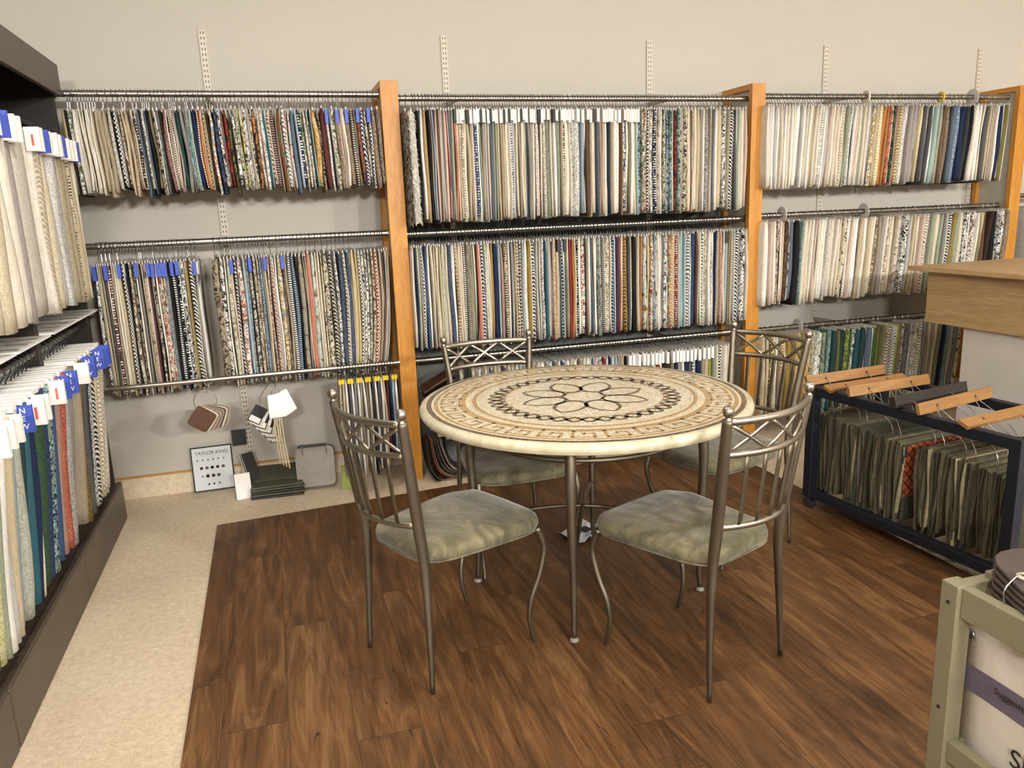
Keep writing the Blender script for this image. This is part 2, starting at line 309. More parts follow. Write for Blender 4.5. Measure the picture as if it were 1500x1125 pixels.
def fabric(kind):
    t = NT('fabric_' + kind); co = t.coord()
    A = t.n('ShaderNodeAttribute', attribute_name='c1').outputs['Color']
    B = t.n('ShaderNodeAttribute', attribute_name='c2').outputs['Color']
    R = t.n('ShaderNodeAttribute', attribute_name='rnd').outputs['Fac']
    ov = t.comb(t.math('MULTIPLY', R, 3.7), t.math('MULTIPLY', R, 7.3), t.math('MULTIPLY', R, 11.1))
    va = t.n('ShaderNodeVectorMath', operation='ADD'); t.l(co, va.inputs[0]); t.l(ov, va.inputs[1]); v = va.outputs[0]
    x, y, z = t.sep(v)
    w = t.noise(t.scale(v, (1, 1, 1)), 420, 2, .6)
    def per(q, p, duty=.5):
        return t.math('LESS_THAN', t.math('FRACT', t.math('DIVIDE', q, p)), duty)
    if kind == 'p': f = t.math('MULTIPLY', t.ramp(w, [(.4, 0.0), (.65, 1.0)]), .12); B = t.mix(1.0, A, (.55, .53, .5, 1), 'MULTIPLY')
    elif kind == 't': f = t.ramp(t.noise(v, 190, 3, .75), [(.44, 0.0), (.56, 1.0)])
    elif kind == 's': f = per(z, .011, .5)
    elif kind == 'c':
        f = t.math('ABSOLUTE', t.math('SUBTRACT', per(z, .019, .5), per(t.math('ADD', x, y), .014, .5)))
    elif kind == 'd': f = t.ramp(t.n_vor(v, 75) if hasattr(t, 'n_vor') else t.math('MULTIPLY', per(z, .013, .45), t.ramp(t.noise(v, 60, 1), [(.45, 0.0), (.5, 1.0)])), [(.4, 0.0), (.5, 1.0)])
    elif kind == 'z':
        n = t.noise(v, 9, 2, .5)
        q = t.math('ADD', t.math('ADD', z, t.math('MULTIPLY', t.math('ADD', x, y), .9)), t.math('MULTIPLY', n, .05))
        f = t.math('MULTIPLY', per(q, .019, .5), t.ramp(t.noise(v, 120, 2), [(.3, .35), (.6, 1.0)]))
    elif kind == 'f': f = t.ramp(t.noise(v, 52, 4, .6, 1.6), [(.46, 0.0), (.53, 1.0)])
    elif kind == 'fur': f = t.noise(v, 60, 3, .7)
    c = t.mix(f, A, B)
    if kind == 'f':
        f2 = t.ramp(t.noise(v, 30, 2, .5, .8), [(.58, 0.0), (.62, 1.0)])
        c = t.mix(f2, c, t.mix(.5, t.mix(1.0, A, B, 'DIFFERENCE'), hx('6A5A4A')))
    w2 = t.ramp(t.noise(t.scale(v, (1, 1, .22)), 150, 3, .7), [(.42, 0.0), (.62, 1.0)])
    c = t.mix(t.math('ADD', t.math('MULTIPLY', w, .15), t.math('MULTIPLY', w2, .15)), c, (.03, .027, .023, 1))
    t.set(c, .88, 0, .15)
    t.bump(w, .25, .002)
    return t.m
FAB = {k: fabric(k) for k in ('p', 't', 's', 'c', 'd', 'z', 'f', 'fur')}
FK = list(FAB); FM = [FAB[k] for k in FK]

PAL = dict(wh='F6F3EC', iv='F0E8D8', cr='E3D7BF', be='CFBC98', ta='A99A82', ks='8B7E60', br='6E4F3A', db='3A2A21', bk='1B1C20', ch='393B40', dg='5A5A5C',
           gr='918F8A', lg='C2BFB9', nv='202C50', bl='38568A', sl='616F80', lb='A3BAC8', te='27687A', tl='9DC0B8', gn='456634', dt='284746', ol='736F38',
           sg='9FA78F', ru='B8562E', re='A82E26', ma='6E2E2E', co='E0775C', pk='DDC2B2', ro='B08A7C', go='C28F3C', mu='A8832E',
           ye='E2C870', li='AAB63C', pu='4E3E60', mv='A9A09C')
PAL['or'] = 'CE7E34'
for _k in PAL:
    _c = [int(PAL[_k][i:i + 2], 16) for i in (0, 2, 4)]; _l = .3 * _c[0] + .59 * _c[1] + .11 * _c[2]; _f = .10 if max(_c) - min(_c) < 60 else .26
    PAL[_k] = '%02X%02X%02X' % tuple(int(round((v * (1 - _f) + _l * _f) * .97)) for v in _c)
CN = dict(wh='white', iv='ivory', cr='cream', be='beige', ta='taupe', ks='khaki', br='brown', db='dark brown', bk='black', ch='charcoal', dg='dark grey', gr='grey',
          lg='pale grey', nv='navy', bl='blue', sl='slate blue', lb='light blue', te='teal', tl='pale teal', gn='green', dt='dark green', ol='olive', sg='sage', ru='rust',
          re='red', ma='maroon', co='coral', pk='blush', ro='rose brown', go='gold', mu='mustard', ye='yellow', li='lime', pu='plum', mv='mauve grey')
CN['or'] = 'orange'
PN = dict(p='plain', t='tweedy', s='banded', c='checked', d='dotted', z='zigzag', f='patterned', fur='shaggy')
def parse(tok):
    w = 5
    if ':' in tok: tok, w = tok.split(':'); w = float(w)
    q = tok.split('.')
    if len(q) == 1: return q[0], 'p', q[0], w
    if len(q) == 2: return q[0], q[1], 'wh', w
    return q[0], q[1], q[2], w

def sheet_into(mb, t, top, bot, lean, ox=0, oy=0, oz=0, yf=-.14, yb=.16, c1='cr', c2='wh', kind='p', rnd=None, rot=False, curve=0, rng=random, nz=9, edge=None, tilt=0):
    """one folded cloth sample hanging from a rod at the local origin; front fold faces -Y"""
    r = t / 2; rnd = rng.random() * 9 if rnd is None else rnd
    fr = min(.012, r * 1.4)
    sec = [(-r * .55, yb), (-r * .9, (yf + yb) / 2), (-r, yf + fr * 1.3), (-r * .72, yf + fr * .35), (0, yf), (r * .72, yf + fr * .35), (r, yf + fr * 1.3), (r * .9, (yf + yb) / 2), (r * .55, yb)]
    ph = rng.random() * 6; am = rng.uniform(.0, .0035); wy = rng.uniform(0, .006); tb = rng.uniform(-.008, .012)
    vs = []; n = len(sec)
    for k in range(nz):
        u = k / (nz - 1); z = top + (bot - top) * u
        th = .62 + .38 * min(1, u * 6) if k else .45
        if k == nz - 1: th = .8
        dx = lean * u + curve * math.sin(u * PI) + am * math.sin(ph + u * 7)
        dy = wy * math.sin(ph * 1.7 + u * 5) + tilt * u
        for (sx, sy) in sec:
            zz = z + (tb * (sx / max(t, .004)) if k == nz - 1 else 0) + (-.004 * (sy > 0) if k == 0 else 0)
            X, Y = sx * th + dx, sy + (dy if sy < 0 else 0)
            if rot: X, Y = -Y, X
            vs.append((X + ox, Y + oy, zz + oz))
    fs = [(k * n + j, (k + 1) * n + j, (k + 1) * n + (j + 1) % n, k * n + (j + 1) % n) for k in range(nz - 1) for j in range(n)]
    fs += [tuple(range(n)), tuple((nz - 1) * n + j for j in range(n - 1, -1, -1))]
    mb.add(vs, fs, FK.index(kind) if len(mb_m) else 0, c1=hx(PAL[c1]), c2=hx(PAL[c2]), rnd=rnd)
    if edge:
        ec = hx(PAL[edge]); vs = []
        for k in (0, 3, 6, nz - 1) if nz > 6 else (0, 2, 4, nz - 1):
            u = k / (nz - 1); z = top - .004 + (bot - top + .006) * u; x = r * (.9 if k else .5) + lean * u + curve * math.sin(u * PI) + am * math.sin(ph + u * 7)
            for (a, b) in ((x, yf + .004), (x + .0022, yf + .004), (x + .0022, yb), (x, yb)):
                A, B = (-b, a) if rot else (a, b); vs.append((A + ox, B + oy, z + oz))
        mb.add(vs, [(k * 4 + j, k * 4 + 4 + j, k * 4 + 4 + (j + 1) % 4, k * 4 + (j + 1) % 4) for k in range(3) for j in range(4)] + [(0, 1, 2, 3), (15, 14, 13, 12)], FK.index(kind) if len(mb_m) else 0, c1=ec, c2=ec, rnd=rnd)
mb_m = []
def hook_into(mb, top, ox=0, oy=0, oz=0, r=.0021, R=.019, n=4):
    pts = [(ox, oy - R, oz - .006)] + [(ox, oy - R * math.cos(a), oz + R * math.sin(a)) for a in (0, PI * .25, PI * .5, PI * .75, PI)] + [(ox, oy + R * .8, oz - .02), (ox, oy + .002, oz - .036), (ox, oy, oz + top + .004)]
    mb.tube(pts, r, n)

# ================================================================ setting
DW = 4.42
def plane_box(name, b, m): return struct(MB().box(*b).obj(name, m))
plane_box('floor', (-1.5, 7.6, -9.4, DW, -.06, 0), M['carpet'])
plane_box('wall_back', (-1.56, 7.66, DW, DW + .1, -.06, 2.78), M['wall'])
plane_box('wall_left', (-1.6, -1.5, -9.5, DW, -.06, 2.78), M['wall'])
plane_box('wall_right', (7.6, 7.7, -9.5, DW, -.06, 2.78), M['wall'])
plane_box('wall_front', (-1.6, 7.7, -9.5, -9.4, -.06, 2.78), M['wall'])
plane_box('ceiling', (-1.6, 7.7, -9.5, DW + .1, 2.78, 2.88), M['ceil'])
plane_box('baseboard_back', (-1.5, 7.6, DW - .012, DW, 0, .112), M['carpet'])
plane_box('trim_1', (-1.5, 7.6, DW - .014, DW, .112, .122), M['goldtrim'])
wf = MB().prism([(-.355, -3.3), (2.455, -3.3), (2.455, 4.05), (-.378, 3.825)], 0, .006).obj('wood_plank_flooring', M['planks'])
tag(wf, 'dark brown wood-look plank flooring laid over the beige carpet under the table', 'flooring', kind='structure')
for i in range(7):
    X = -.2158 + 1.2192 * i
    o = MB().box(-.0165, .0165, -.012, 0, .15, 2.363).obj('shelf_standard', M['track'], loc=(X, DW, 0))
    where = ['over the bay beside the dark display rack', 'just past the first oak post', 'over the far half of the middle bay', 'behind the white samples past the second oak post', 'close to the third oak post',
             'on the far wall beyond the third oak post', 'near the far room corner'][i]
    tag(o, 'cream slotted metal standard screwed to wall ' + where, 'wall standard', 'slotted standards on the back wall')

fl2 = plane_box('floor_2', (2.86, 3.49, -1.0, 3.2, 0, .004), M['greycarpet'])
plane_box('wall_dark_middle', (.69, 2.71, DW - .006, DW, .124, 1.40), simple('dark_grey_sheet', '5E5D58', .7))  # thin sheet that turns the wall behind the middle bay dark grey
# oak framed dividers
def divider(X, where):
    t = thing('oak_divider', 'upright oak framed divider panel ' + where, 'divider panel', (X, 0, 0), group='oak divider panels')
    MB().box(-.044, .044, 4.10, 4.135, 0, 2.088).obj('front_stile', M['oak'], t, bevel=.002)
    MB().box(-.044, .044, 4.135, 4.419, 2.056, 2.088).obj('top_rail', M['oak_y'], t, bevel=.002)
    MB().box(-.044, .044, 4.37, 4.404, .125, 2.056).obj('back_stile', M['oak'], t, bevel=.002)
    MB().box(-.018, .018, 4.135, 4.37, 0, 2.056).obj('infill_panel', M['greypanel'], t)
    return t
divider(.642, 'beside the bay next to the dark rack')
divider(2.758, 'rising behind the round table')
divider(4.726, 'above the pale wood counter')

# hanging rails
def rail(X0, X1, Y, z, r, lab, mat='steel', br=()):
    t = thing('hanging_rail', lab, 'rail', ((X0 + X1) / 2, Y, z), group='metal hanging rails')
    h = (X1 - X0) / 2
    MB().tube([(-h, 0, 0), (h, 0, 0)], r, 16).obj('tube', M[mat], t, autos=True)
    for sgn in (-1, 1):
        MB().tube([(sgn * h, 0, 0), (sgn * (h - .006), 0, 0)], r * 1.45, 16).obj('end_cap', M[mat], t, autos=True)
    for b in br:
        m = MB().box(b - t.location.x - .006, b - t.location.x + .006, .004, DW - .013 - Y, -.012, .012)
        m.obj('bracket', M['steel'], t)
RY = 4.17
rail(-.86, .597, RY, 2.03, .0155, 'long steel rail of the top row nearest the dark rack', br=[-.2158])
rail(-.86, .597, RY, 1.345, .0155, 'steel rail of the waist-high row nearest the dark rack', br=[-.2158])
rail(-.80, .585, 4.0, .688, .0125, 'low bare steel rail crossing in front of the tall samples by the dark rack', 'steel', br=[-.2158])
rail(.688, 2.737, RY, 2.012, .0155, 'steel rail of the top row between the first two oak posts', br=[1.003, 2.222])
rail(.688, 2.737, RY, 1.335, .0155, 'steel rail of the middle row between the first two oak posts', br=[1.003, 2.222])
rail(.688, 2.737, RY, .655, .0155, 'steel rail of the low row behind the table', br=[1.003, 2.222])
rail(2.805, 4.66, RY, 2.025, .0155, 'steel rail holding the white samples past the second oak post', br=[3.44])
rail(2.805, 4.66, RY, 1.343, .0155, 'steel rail holding cream samples above the counter', br=[3.44])
rail(2.805, 4.40, RY, .648, .0155, 'steel rail holding green samples behind the navy cart', br=[3.44])
rail(4.79, 6.2, RY, 1.75, .0155, 'steel rail beyond the third oak post', br=[5.88])

# fabric samples on the wall rails
rowname = {'A1': 'top row beside the dark rack', 'A2': 'waist-high row beside the dark rack', 'B1': 'top row between the oak posts', 'B2': 'middle row between the oak posts',
           'B3': 'low row behind the table', 'C1': 'top row past the second oak post', 'C2': 'row above the counter', 'C3': 'low row behind the navy cart'}
PXM = {'A1': 3.6, 'A2': 5.8, 'B1': 5.2, 'B2': 4.8, 'B3': 1.6, 'C1': 3.7, 'C2': 3.3, 'C3': 3.2}
allS = []
for rn, (zr, zt, zb, chunks) in RAILS.items():
    k = 0
    for (xa, xb, s) in chunks:
        toks = [parse(q) for q in s.split()]; tot = sum(q[3] for q in toks); x = xa
        for (a, p, b, w) in toks:
            ww = (xb - xa) * w / tot
            pxw = w * PXM[rn]
            allS.append(dict(rn=rn, x=x + ww / 2, w=ww, c1=a, kind=p, c2=b, zr=zr, zt=zt, zb=zb, area=pxw, i=k)); k += 1
            x += ww
order = sorted(allS, key=lambda d: -d['area'])
chosen = set(id(d) for d in order[:300])
byrow = {}
for d in allS: byrow.setdefault(d['rn'], []).append(d)
def desc(d, short=False):
    if d['kind'] == 'p': return CN[d['c1']]
    if short: return CN[d['c1']]
    if d['kind'] == 'fur': return 'shaggy ' + CN[d['c1']]
    return CN[d['c1']] + ' and ' + CN[d['c2']] + ' ' + PN[d['kind']]
labels = {}
def mklabel(d, lvl):
    row = byrow[d['rn']]; i = row.index(d)
    L = row[i - 1] if i else None; Rr = row[i + 1] if i + 1 < len(row) else None
    n = {'A1': 'top row beside dark rack', 'A2': 'waist-high row beside dark rack', 'B1': 'top middle row', 'B2': 'second middle row', 'B3': 'low row behind table', 'C1': 'top row past second post', 'C2': 'row above counter', 'C3': 'low row behind navy cart'}[d['rn']]
    if L is None: s = 'sample first in the ' + n
    elif Rr is None: s = 'sample last in the ' + n
    else: s = 'sample between %s and %s, %s' % (desc(L, lvl < 2), desc(Rr, lvl < 1), n)
    pre = desc(d)
    if lvl >= 3: pre = ('slim ' if d['w'] < .02 else 'thick ') + pre
    return pre + ' ' + s
def nwords(s): return len(s.replace('-', ' ').split())
used = {}
for d in allS:
    if id(d) not in chosen: continue
    for lvl in (0, 1, 2, 3):
        s = mklabel(d, lvl)
        if s not in used: break
    if s in used or nwords(s) > 16:
        row = byrow[d['rn']]; i = row.index(d); fr = i / len(row)
        part = 'near the start' if fr < .25 else 'before the middle' if fr < .5 else 'after the middle' if fr < .75 else 'near the end'
        L = row[i - 1] if i else d; Rr = row[i + 1] if i + 1 < len(row) else d
        n = {'A1': 'top row by rack', 'A2': 'waist row by rack', 'B1': 'top middle row', 'B2': 'second middle row'}.get(d['rn'], rowname[d['rn']])
        s = '%s sample between %s and %s, %s of %s' % (desc(d, nwords(desc(d)) > 3), CN[L['c1']], CN[Rr['c1']], part, n)
        if nwords(s) > 16: s = '%s sample beside %s, %s of %s' % (desc(d, True), CN[L['c1']], part, n)
        if s in used: s = s.replace('sample', 'slim sample' if d['w'] < .02 else 'thick sample')
        if s in used: s = s.replace('slim sample', 'slender sample').replace('thick sample', 'broad sample')
    used[s] = 1; labels[id(d)] = s

# hook mesh shared by drop height
hookmesh = {}; headmesh = {}
def get_hook(dz):
    k = round(dz, 3)
    if k not in hookmesh:
        m = MB(); hook_into(m, k); hookmesh[k] = m.mesh('hook', [M['wire']])
    return hookmesh[k]
def get_head(dz):
    k = round(dz, 3)
    if k not in headmesh:
        m = MB().box(-.0022, .0022, -.136, .155, k - .004, k + .011); headmesh[k] = m.mesh('header', [M['clear']])
    return headmesh[k]
tagm = {c: MB().box(-.0075, .0075, -.156, -.125, -.062, .002).mesh('tag', [M[c]]) for c in ('bluetag', 'white')}
tagm['clear'] = MB().box(-.0072, .0072, -.156, -.125, -.052, .002).mesh('tag', [M['clear']])
tagm['dark'] = MB().box(-.0075, .0075, -.156, -.125, -.062, .002).mesh('tag', [M['inkdark']])
def link(name, me, parent, loc=(0, 0, 0)):
    o = bpy.data.objects.new(name, me); COL.objects.link(o); o.parent = parent; o.location = loc; return o
mb_m.append(1)
rest = MB(); resthooks = MB(); FM2 = FM + [M['wire'], M['clear'], M['white'], M['inkdark'], M['bluetag']]
def lean_of(d):
    rn = d['rn']; x = d['x']
    if rn[0] == 'C': return -.03 * min(1, max(0, (x - 2.81) / .3))
    if rn == 'A2' and x > .3: return -.05 * (x - .3) / .27
    if rn == 'A2': return .0
    if rn == 'A1': return .015
    return random.uniform(-.006, .006)
def curve_of(d):
    if d['rn'] == 'A2' and d['x'] > .25: return .02 * (d['x'] - .25) / .3
    return random.uniform(-.004, .004)
for d in allS:
    X = d['x']; t = min(d['w'] * .90, .034); rn = d['rn']
    top = d['zt'] - d['zr'] + random.uniform(-.004, .004); bot = d['zb'] - d['zr'] + random.uniform(-.012, .014)
    if rn in ('A1', 'C2'): bot += random.uniform(-.02, .014)
    args = dict(edge=random.choice(['wh', 'iv', 'be', 'ch', 'cr', 'bk', 'wh']) if random.random() < (.55 if rn in ('A1', 'A2', 'B1', 'B2', 'C3') else .2) and t > .008 else None, lean=lean_of(d), c1=d['c1'], c2=d['c2'], kind=d['kind'], curve=curve_of(d))
    yf = -.14 + random.uniform(-.010, .010)
    bt = None
    if rn == 'B1' and .94 < X < 1.98 and random.random() < .8: bt = random.choice(['clear', 'clear', 'white', 'clear', 'dark'])
    if rn == 'A1' and X > .32 and d['i'] % 3 == 0: bt = 'bluetag'
    if rn == 'A2' and (d['i'] % 5 == 0 or (-.55 < X < -.4 and d['i'] % 2 == 0)) and X < .1: bt = 'bluetag'
    if rn == 'B2' and d['i'] in (52, 54, 110): bt = 'dark'
    if rn == 'B3' and X > 1.9 and d['i'] % 1 == 0 and X < 2.45: bt = 'white'
    if id(d) in chosen:
        th = thing('fabric_sample', labels[id(d)], 'fabric sample', (X, RY, d['zr']), group='fabric samples hanging on the wall rails')
        m = MB(); sheet_into(m, t, top, bot, yf=yf, **args)
        if d['kind'] == 'fur':
            for q in range(420):
                z = random.uniform(bot, top - .01); u = (top - z) / (top - bot); a = random.uniform(-1.3, 1.3)
                c = Vector((args['lean'] * u + math.sin(a) * t * .45, yf + .008 - math.cos(a) * .008 + random.uniform(0, .05) * (abs(a) > .9), z))
                tip = c + Vector((math.sin(a) * .012 + random.uniform(-.006, .006), -math.cos(a) * .016 - .004, -random.uniform(.008, .024)))
                w = .0035
                m.add([c + Vector((w, 0, 0)), c + Vector((-w, 0, 0)), c + Vector((0, 0, w)), tip], [(0, 1, 3), (1, 2, 3), (2, 0, 3)], FK.index('fur'), c1=hx(PAL[d['c1']]), c2=hx(PAL[d['c2']]), rnd=1.0)
        keep = FK.index(d['kind']); m.m = [0] * len(m.m)
        m.obj('cloth', FM[keep], th, smooth=True)
        link('hook', get_hook(top), th)
        link('header', get_head(top), th)
        if bt:
            link('tag', tagm[bt], th, (0, 0, top - .004))
    else:
        sheet_into(rest, t, top, bot, ox=X, oy=RY, oz=d['zr'], yf=yf, nz=6, **args)
        k0 = len(rest.f); hook_into(rest, top, X, RY, d['zr'], n=3)
        rest.m[k0:] = [len(FM)] * (len(rest.f) - k0)
        if rn in ('A2', 'B1', 'B2', 'B3', 'C1'):
            rest.box(X - .0022, X + .0022, RY - .136, RY + .155, d['zr'] + top - .004, d['zr'] + top + .010, len(FM) + 1)
        if bt:
            rest.box(X - .0075, X + .0075, RY - .156, RY - .125, d['zr'] + top - .066, d['zr'] + top, len(FM) + {'white': 2, 'dark': 3, 'bluetag': 4, 'clear': 1}[bt])
# beyond the third post
xq = 4.80
for s in 'lg:4 sl.t.nv:9 nv.t.sl:7 gr:5 sl:5 lg.t.gr:6 bl:5 wh:4 gr.t.sl:6 nv:6 ta:5 sl:6'.split():
    a, p, b, w = parse(s); ww = w * .0052; 
    sheet_into(rest, ww, -.07, -.62, 0, ox=xq + ww / 2, oy=RY, oz=1.40, c1=a, kind=p, c2=b, nz=6)
    xq += ww
struct_rail = None
ro = rest.obj('fabric_samples_on_rails', FM2, smooth=False)
for p in ro.data.polygons: p.use_smooth = p.material_index < len(FM)
tag(ro, 'remaining slim cloth samples packed along the wall rails between the larger ones', 'fabric samples', kind='stuff')
rail(4.79, 6.2, RY, 1.40, .0155, 'lower steel rail beyond the third oak post', br=[5.88])

# fur sample beside the first post
th = thing('fabric_sample', 'shaggy grey-brown faux fur sample first in the top middle row against oak post', 'fabric sample', (.704, RY, 2.012), group='fabric samples hanging on the wall rails')
m = MB(); sheet_into(m, .02, -.075, -.63, .004, c1='ta', c2='db', kind='fur')
for q in range(620):
    z = random.uniform(-.63, -.09); a = random.uniform(-1.5, 1.5)
    c = Vector((math.sin(a) * .009, -.132 - math.cos(a) * .01 + random.uniform(0, .05) * (abs(a) > .9), z))
    tip = c + Vector((math.sin(a) * .012 + random.uniform(-.006, .006), -math.cos(a) * .018, -random.uniform(.012, .03)))
    cc = random.choice(['ta', 'db', 'br', 'lg'])
    m.add([c + Vector((.0025, 0, 0)), c + Vector((-.0025, 0, 0)), c + Vector((0, 0, .0025)), tip], [(0, 1, 3), (1, 2, 3), (2, 0, 3)], 0, c1=hx(PAL[cc]), c2=hx(PAL['db']), rnd=1.0)
m.m = [0] * len(m.m); m.obj('cloth', FAB['fur'], th, smooth=True); link('hook', get_hook(-.075), th); link('header', get_head(-.075), th)

# clear size discs and rings on the rails past the second post
def disc(x, z, col, lab, R=.05, w=.004, inner=.02):
    m = MB(); n = 28
    for (a, b) in ((inner, R),):
        vs = []
        for yy in (-w / 2, w / 2):
            for rr in (a, b):
                for j in range(n): vs.append((yy, rr * math.cos(2 * PI * j / n), rr * math.sin(2 * PI * j / n)))
        fs = []
        for j in range(n):
            k = (j + 1) % n
            fs += [(j, k, n + k, n + j), (2 * n + j, 3 * n + j, 3 * n + k, 2 * n + k), (n + j, n + k, 3 * n + k, 3 * n + j), (j, 2 * n + j, 2 * n + k, k)]
        m.add(vs, fs)
    o = m.obj('rail_divider_disc', M[col], loc=(x, RY, z + .0), autos=True); tag(o, lab, 'rail divider', 'round dividers clipped on rails')
disc(2.987, 1.343, 'clear', 'frosted round divider on the cream sample rail close to the second oak post')
disc(3.585, 1.343, 'clear', 'frosted round divider halfway along the cream sample rail')
disc(3.135, .648, 'clear', 'frosted round divider on the low rail above the green samples')
disc(4.37, 2.025, 'clear', 'frosted round divider on the top rail beside the navy and black samples')
disc(3.555, 2.025, 'offbeige', 'cream plastic ring halfway along the top rail of white samples', .036, .01)
disc(4.12, 2.025, 'yellow', 'yellow plastic ring on the top rail before the blue samples', .032, .008)

# ================================================================ dark display rack at the side wall
RX = -.82
def rack(y0, y1, lab):
    t = thing('display_rack', lab, 'display rack', (RX, y0, 0), group='dark brown display rack units'); L = y1 - y0
    MB().box(-.66, 0, .002, L - .002, 0, .188).obj('base', M['espresso'], t, bevel=.004)
    MB().box(-.022, -.004, .002, L - .002, .188, .196).obj('base_lip', M['espresso'], t)
    MB().box(-.022, 0, .002, L - .002, 2.010, 2.143).obj('fascia', M['espresso'], t, bevel=.002)
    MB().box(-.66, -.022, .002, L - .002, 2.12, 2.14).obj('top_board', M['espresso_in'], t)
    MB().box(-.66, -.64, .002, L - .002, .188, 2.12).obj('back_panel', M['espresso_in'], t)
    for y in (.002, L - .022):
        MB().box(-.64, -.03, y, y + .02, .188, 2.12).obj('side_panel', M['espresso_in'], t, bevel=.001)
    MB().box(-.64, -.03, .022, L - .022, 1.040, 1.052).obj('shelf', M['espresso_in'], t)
    for z in (1.895, .995):
        xr = -.15 if z > 1.5 else -.05
        MB().tube([(xr, .022, z), (xr, L - .022, z)], .0125, 14).obj('rod', M['steel'], t, autos=True)
    return t
rack(3.242, 4.118, 'dark brown display rack unit at the far end by the back wall')
rack(2.29, 3.238, 'middle dark brown display rack unit holding blue and coral samples')
rack(1.338, 2.286, 'dark brown display rack unit closest to the camera, only its base shows')

# price lists on the shelf
def pricelist(y0, y1, x0, x1, lab, tilt=0):
    o = MB().box(0, x1 - x0, 0, y1 - y0, 0, .006).obj('price_list', [M['white']], loc=(x0, y0, 1.054), rot=(0, 0, tilt))
    for i in range(3):
        for j in range(2):
            MB().box(.04 + .10 * j, .11 + .10 * j, .06 + i * .12 , .072 + i * .12, .0062, .0066).obj('printing', M['inkdark'], o)
    tag(o, lab, 'printed card', 'printed cards lying on the rack shelf')
pricelist(3.27, 3.66, -1.03, -.80, 'white printed card on the far rack shelf near its divider')
pricelist(3.68, 4.09, -1.03, -.80, 'white printed card on the far rack shelf by the back wall')
pricelist(2.82, 3.22, -1.03, -.80, 'white printed card on the middle rack shelf by the divider')
pricelist(2.40, 2.80, -1.03, -.80, 'white printed card on the middle rack shelf away from the divider')

# lettering for NEW tags
def text_curve(body, size, name='lettering', align='CENTER', ext=.0004, sp=1.0, line=1.0):
    c = bpy.data.curves.new(name, 'FONT'); c.body = body; c.size = size; c.align_x = align; c.align_y = 'CENTER'; c.extrude = ext
    c.space_character = sp; c.space_line = line; return c
def text_mesh(cv, mat):
    o = bpy.data.objects.new('tmp', cv); COL.objects.link(o)
    dg = bpy.context.evaluated_depsgraph_get(); me = bpy.data.meshes.new_from_object(o.evaluated_get(dg)); me.materials.clear(); me.materials.append(mat)
    bpy.data.objects.remove(o); return me
newc = text_mesh(text_curve('N\nE\nW', .023, ext=.0003, line=1.05), M['white'])

def rack_samples(seq, ya, yb, zrod, ztop, zbot, row, xrod=-.93, xf=-.78, tags=None, hooks='wire', hdr=True, tilt=0):
    toks = [parse(q) for q in seq.split()]; tot = sum(q[3] for q in toks); y = ya; nn = len(toks)
    for i, (a, p, b, w) in enumerate(toks):
        ww = (yb - ya) * w / tot
        prev = CN[toks[i - 1][0]] if i else None; nxt = CN[toks[i + 1][0]] if i + 1 < nn else None
        d = dict(c1=a, kind=p, c2=b)
        if prev is None: lab = desc(d) + ' rack sample closest to the camera, ' + row
        elif nxt is None: lab = desc(d) + (' rack sample against the divider, ' if 'middle' in row else ' rack sample at the back wall end, ') + row
        else: lab = '%s rack sample between %s and %s, %s' % (desc(d), prev, nxt, row)
        if lab in used: lab = lab.replace('rack sample', 'thick rack sample' if w > 5.5 else 'slim rack sample')
        while lab in used or nwords(lab) > 16: lab = '%s rack sample %s, %s' % (desc(d), ('before ' + nxt) if nxt else 'against the divider', row) if not lab.count(' before ') else lab.replace('rack sample', 'wide rack sample') if 'wide' not in lab else lab + ' again'
        used[lab] = 1
        yc = y + ww / 2
        t = thing('upholstery_sample', lab, 'upholstery sample', (xrod, yc, zrod), PI / 2, 'upholstery samples on the dark rack')
        yfl = -(xf - xrod) + random.uniform(-.006, .006)
        m = MB(); tp = ztop - zrod; bt = zbot - zrod + random.uniform(-.01, .012)
        sheet_into(m, ww * .96, tp, bt, random.uniform(-.004, .004), yf=yfl, yb=.17, c1=a, c2=b, kind=p, nz=12, tilt=tilt)
        k = FK.index(p); m.m = [0] * len(m.m); m.obj('cloth', FM[k], t, smooth=True)
        if hooks == 'black':
            h = MB(); pts = cr([(0, .022, -.006), (0, .021, .008), (0, .010, .020), (0, -.006, .021), (0, -.019, .012), (0, -.021, -.006), (0, -.008, -.024), (0, 0, -.036), (0, 0, tp + .004)], 3)
            h.tube(pts, .0042, 6, flat=.55).obj('hook', M['blackplastic'], t, smooth=True)
        else:
            h = MB(); hook_into(h, tp, r=.0018, R=.016, n=5); h.obj('hook', M['wire'], t, smooth=True)
        if hdr:
            MB().box(-ww * .36, ww * .36, yfl + .01, .17, tp - .006, tp + .012).obj('header_board', M['white'], t, bevel=.001)
        tg = tags(i) if tags else None
        if tg:
            c = tg[0]; hgt = .078
            tb = MB().box(-ww * .5 - .004, -ww * .5 - .0015, yfl - .034, yfl + .012, tp - hgt, tp + .004).obj('tag', M[c], t)
            tb2 = MB().box(-ww * .5 - .004, -ww * .5 + .012, yfl - .036, yfl - .034, tp - hgt, tp + .004).obj('tag_fold', M[c], tb)
            if tg[1] == 'new':
                o = bpy.data.objects.new('lettering', newc); COL.objects.link(o); o.parent = tb
                o.location = (-ww * .5 - .0045, yfl - .012, tp - .036); o.rotation_euler = (PI / 2, 0, -PI / 2)
            elif tg[1] == 'red':
                MB().box(-ww * .5 - .0046, -ww * .5 - .004, yfl - .016, yfl - .008, tp - .06, tp - .022).obj('printing', M['redprint'], tb)
        y += ww
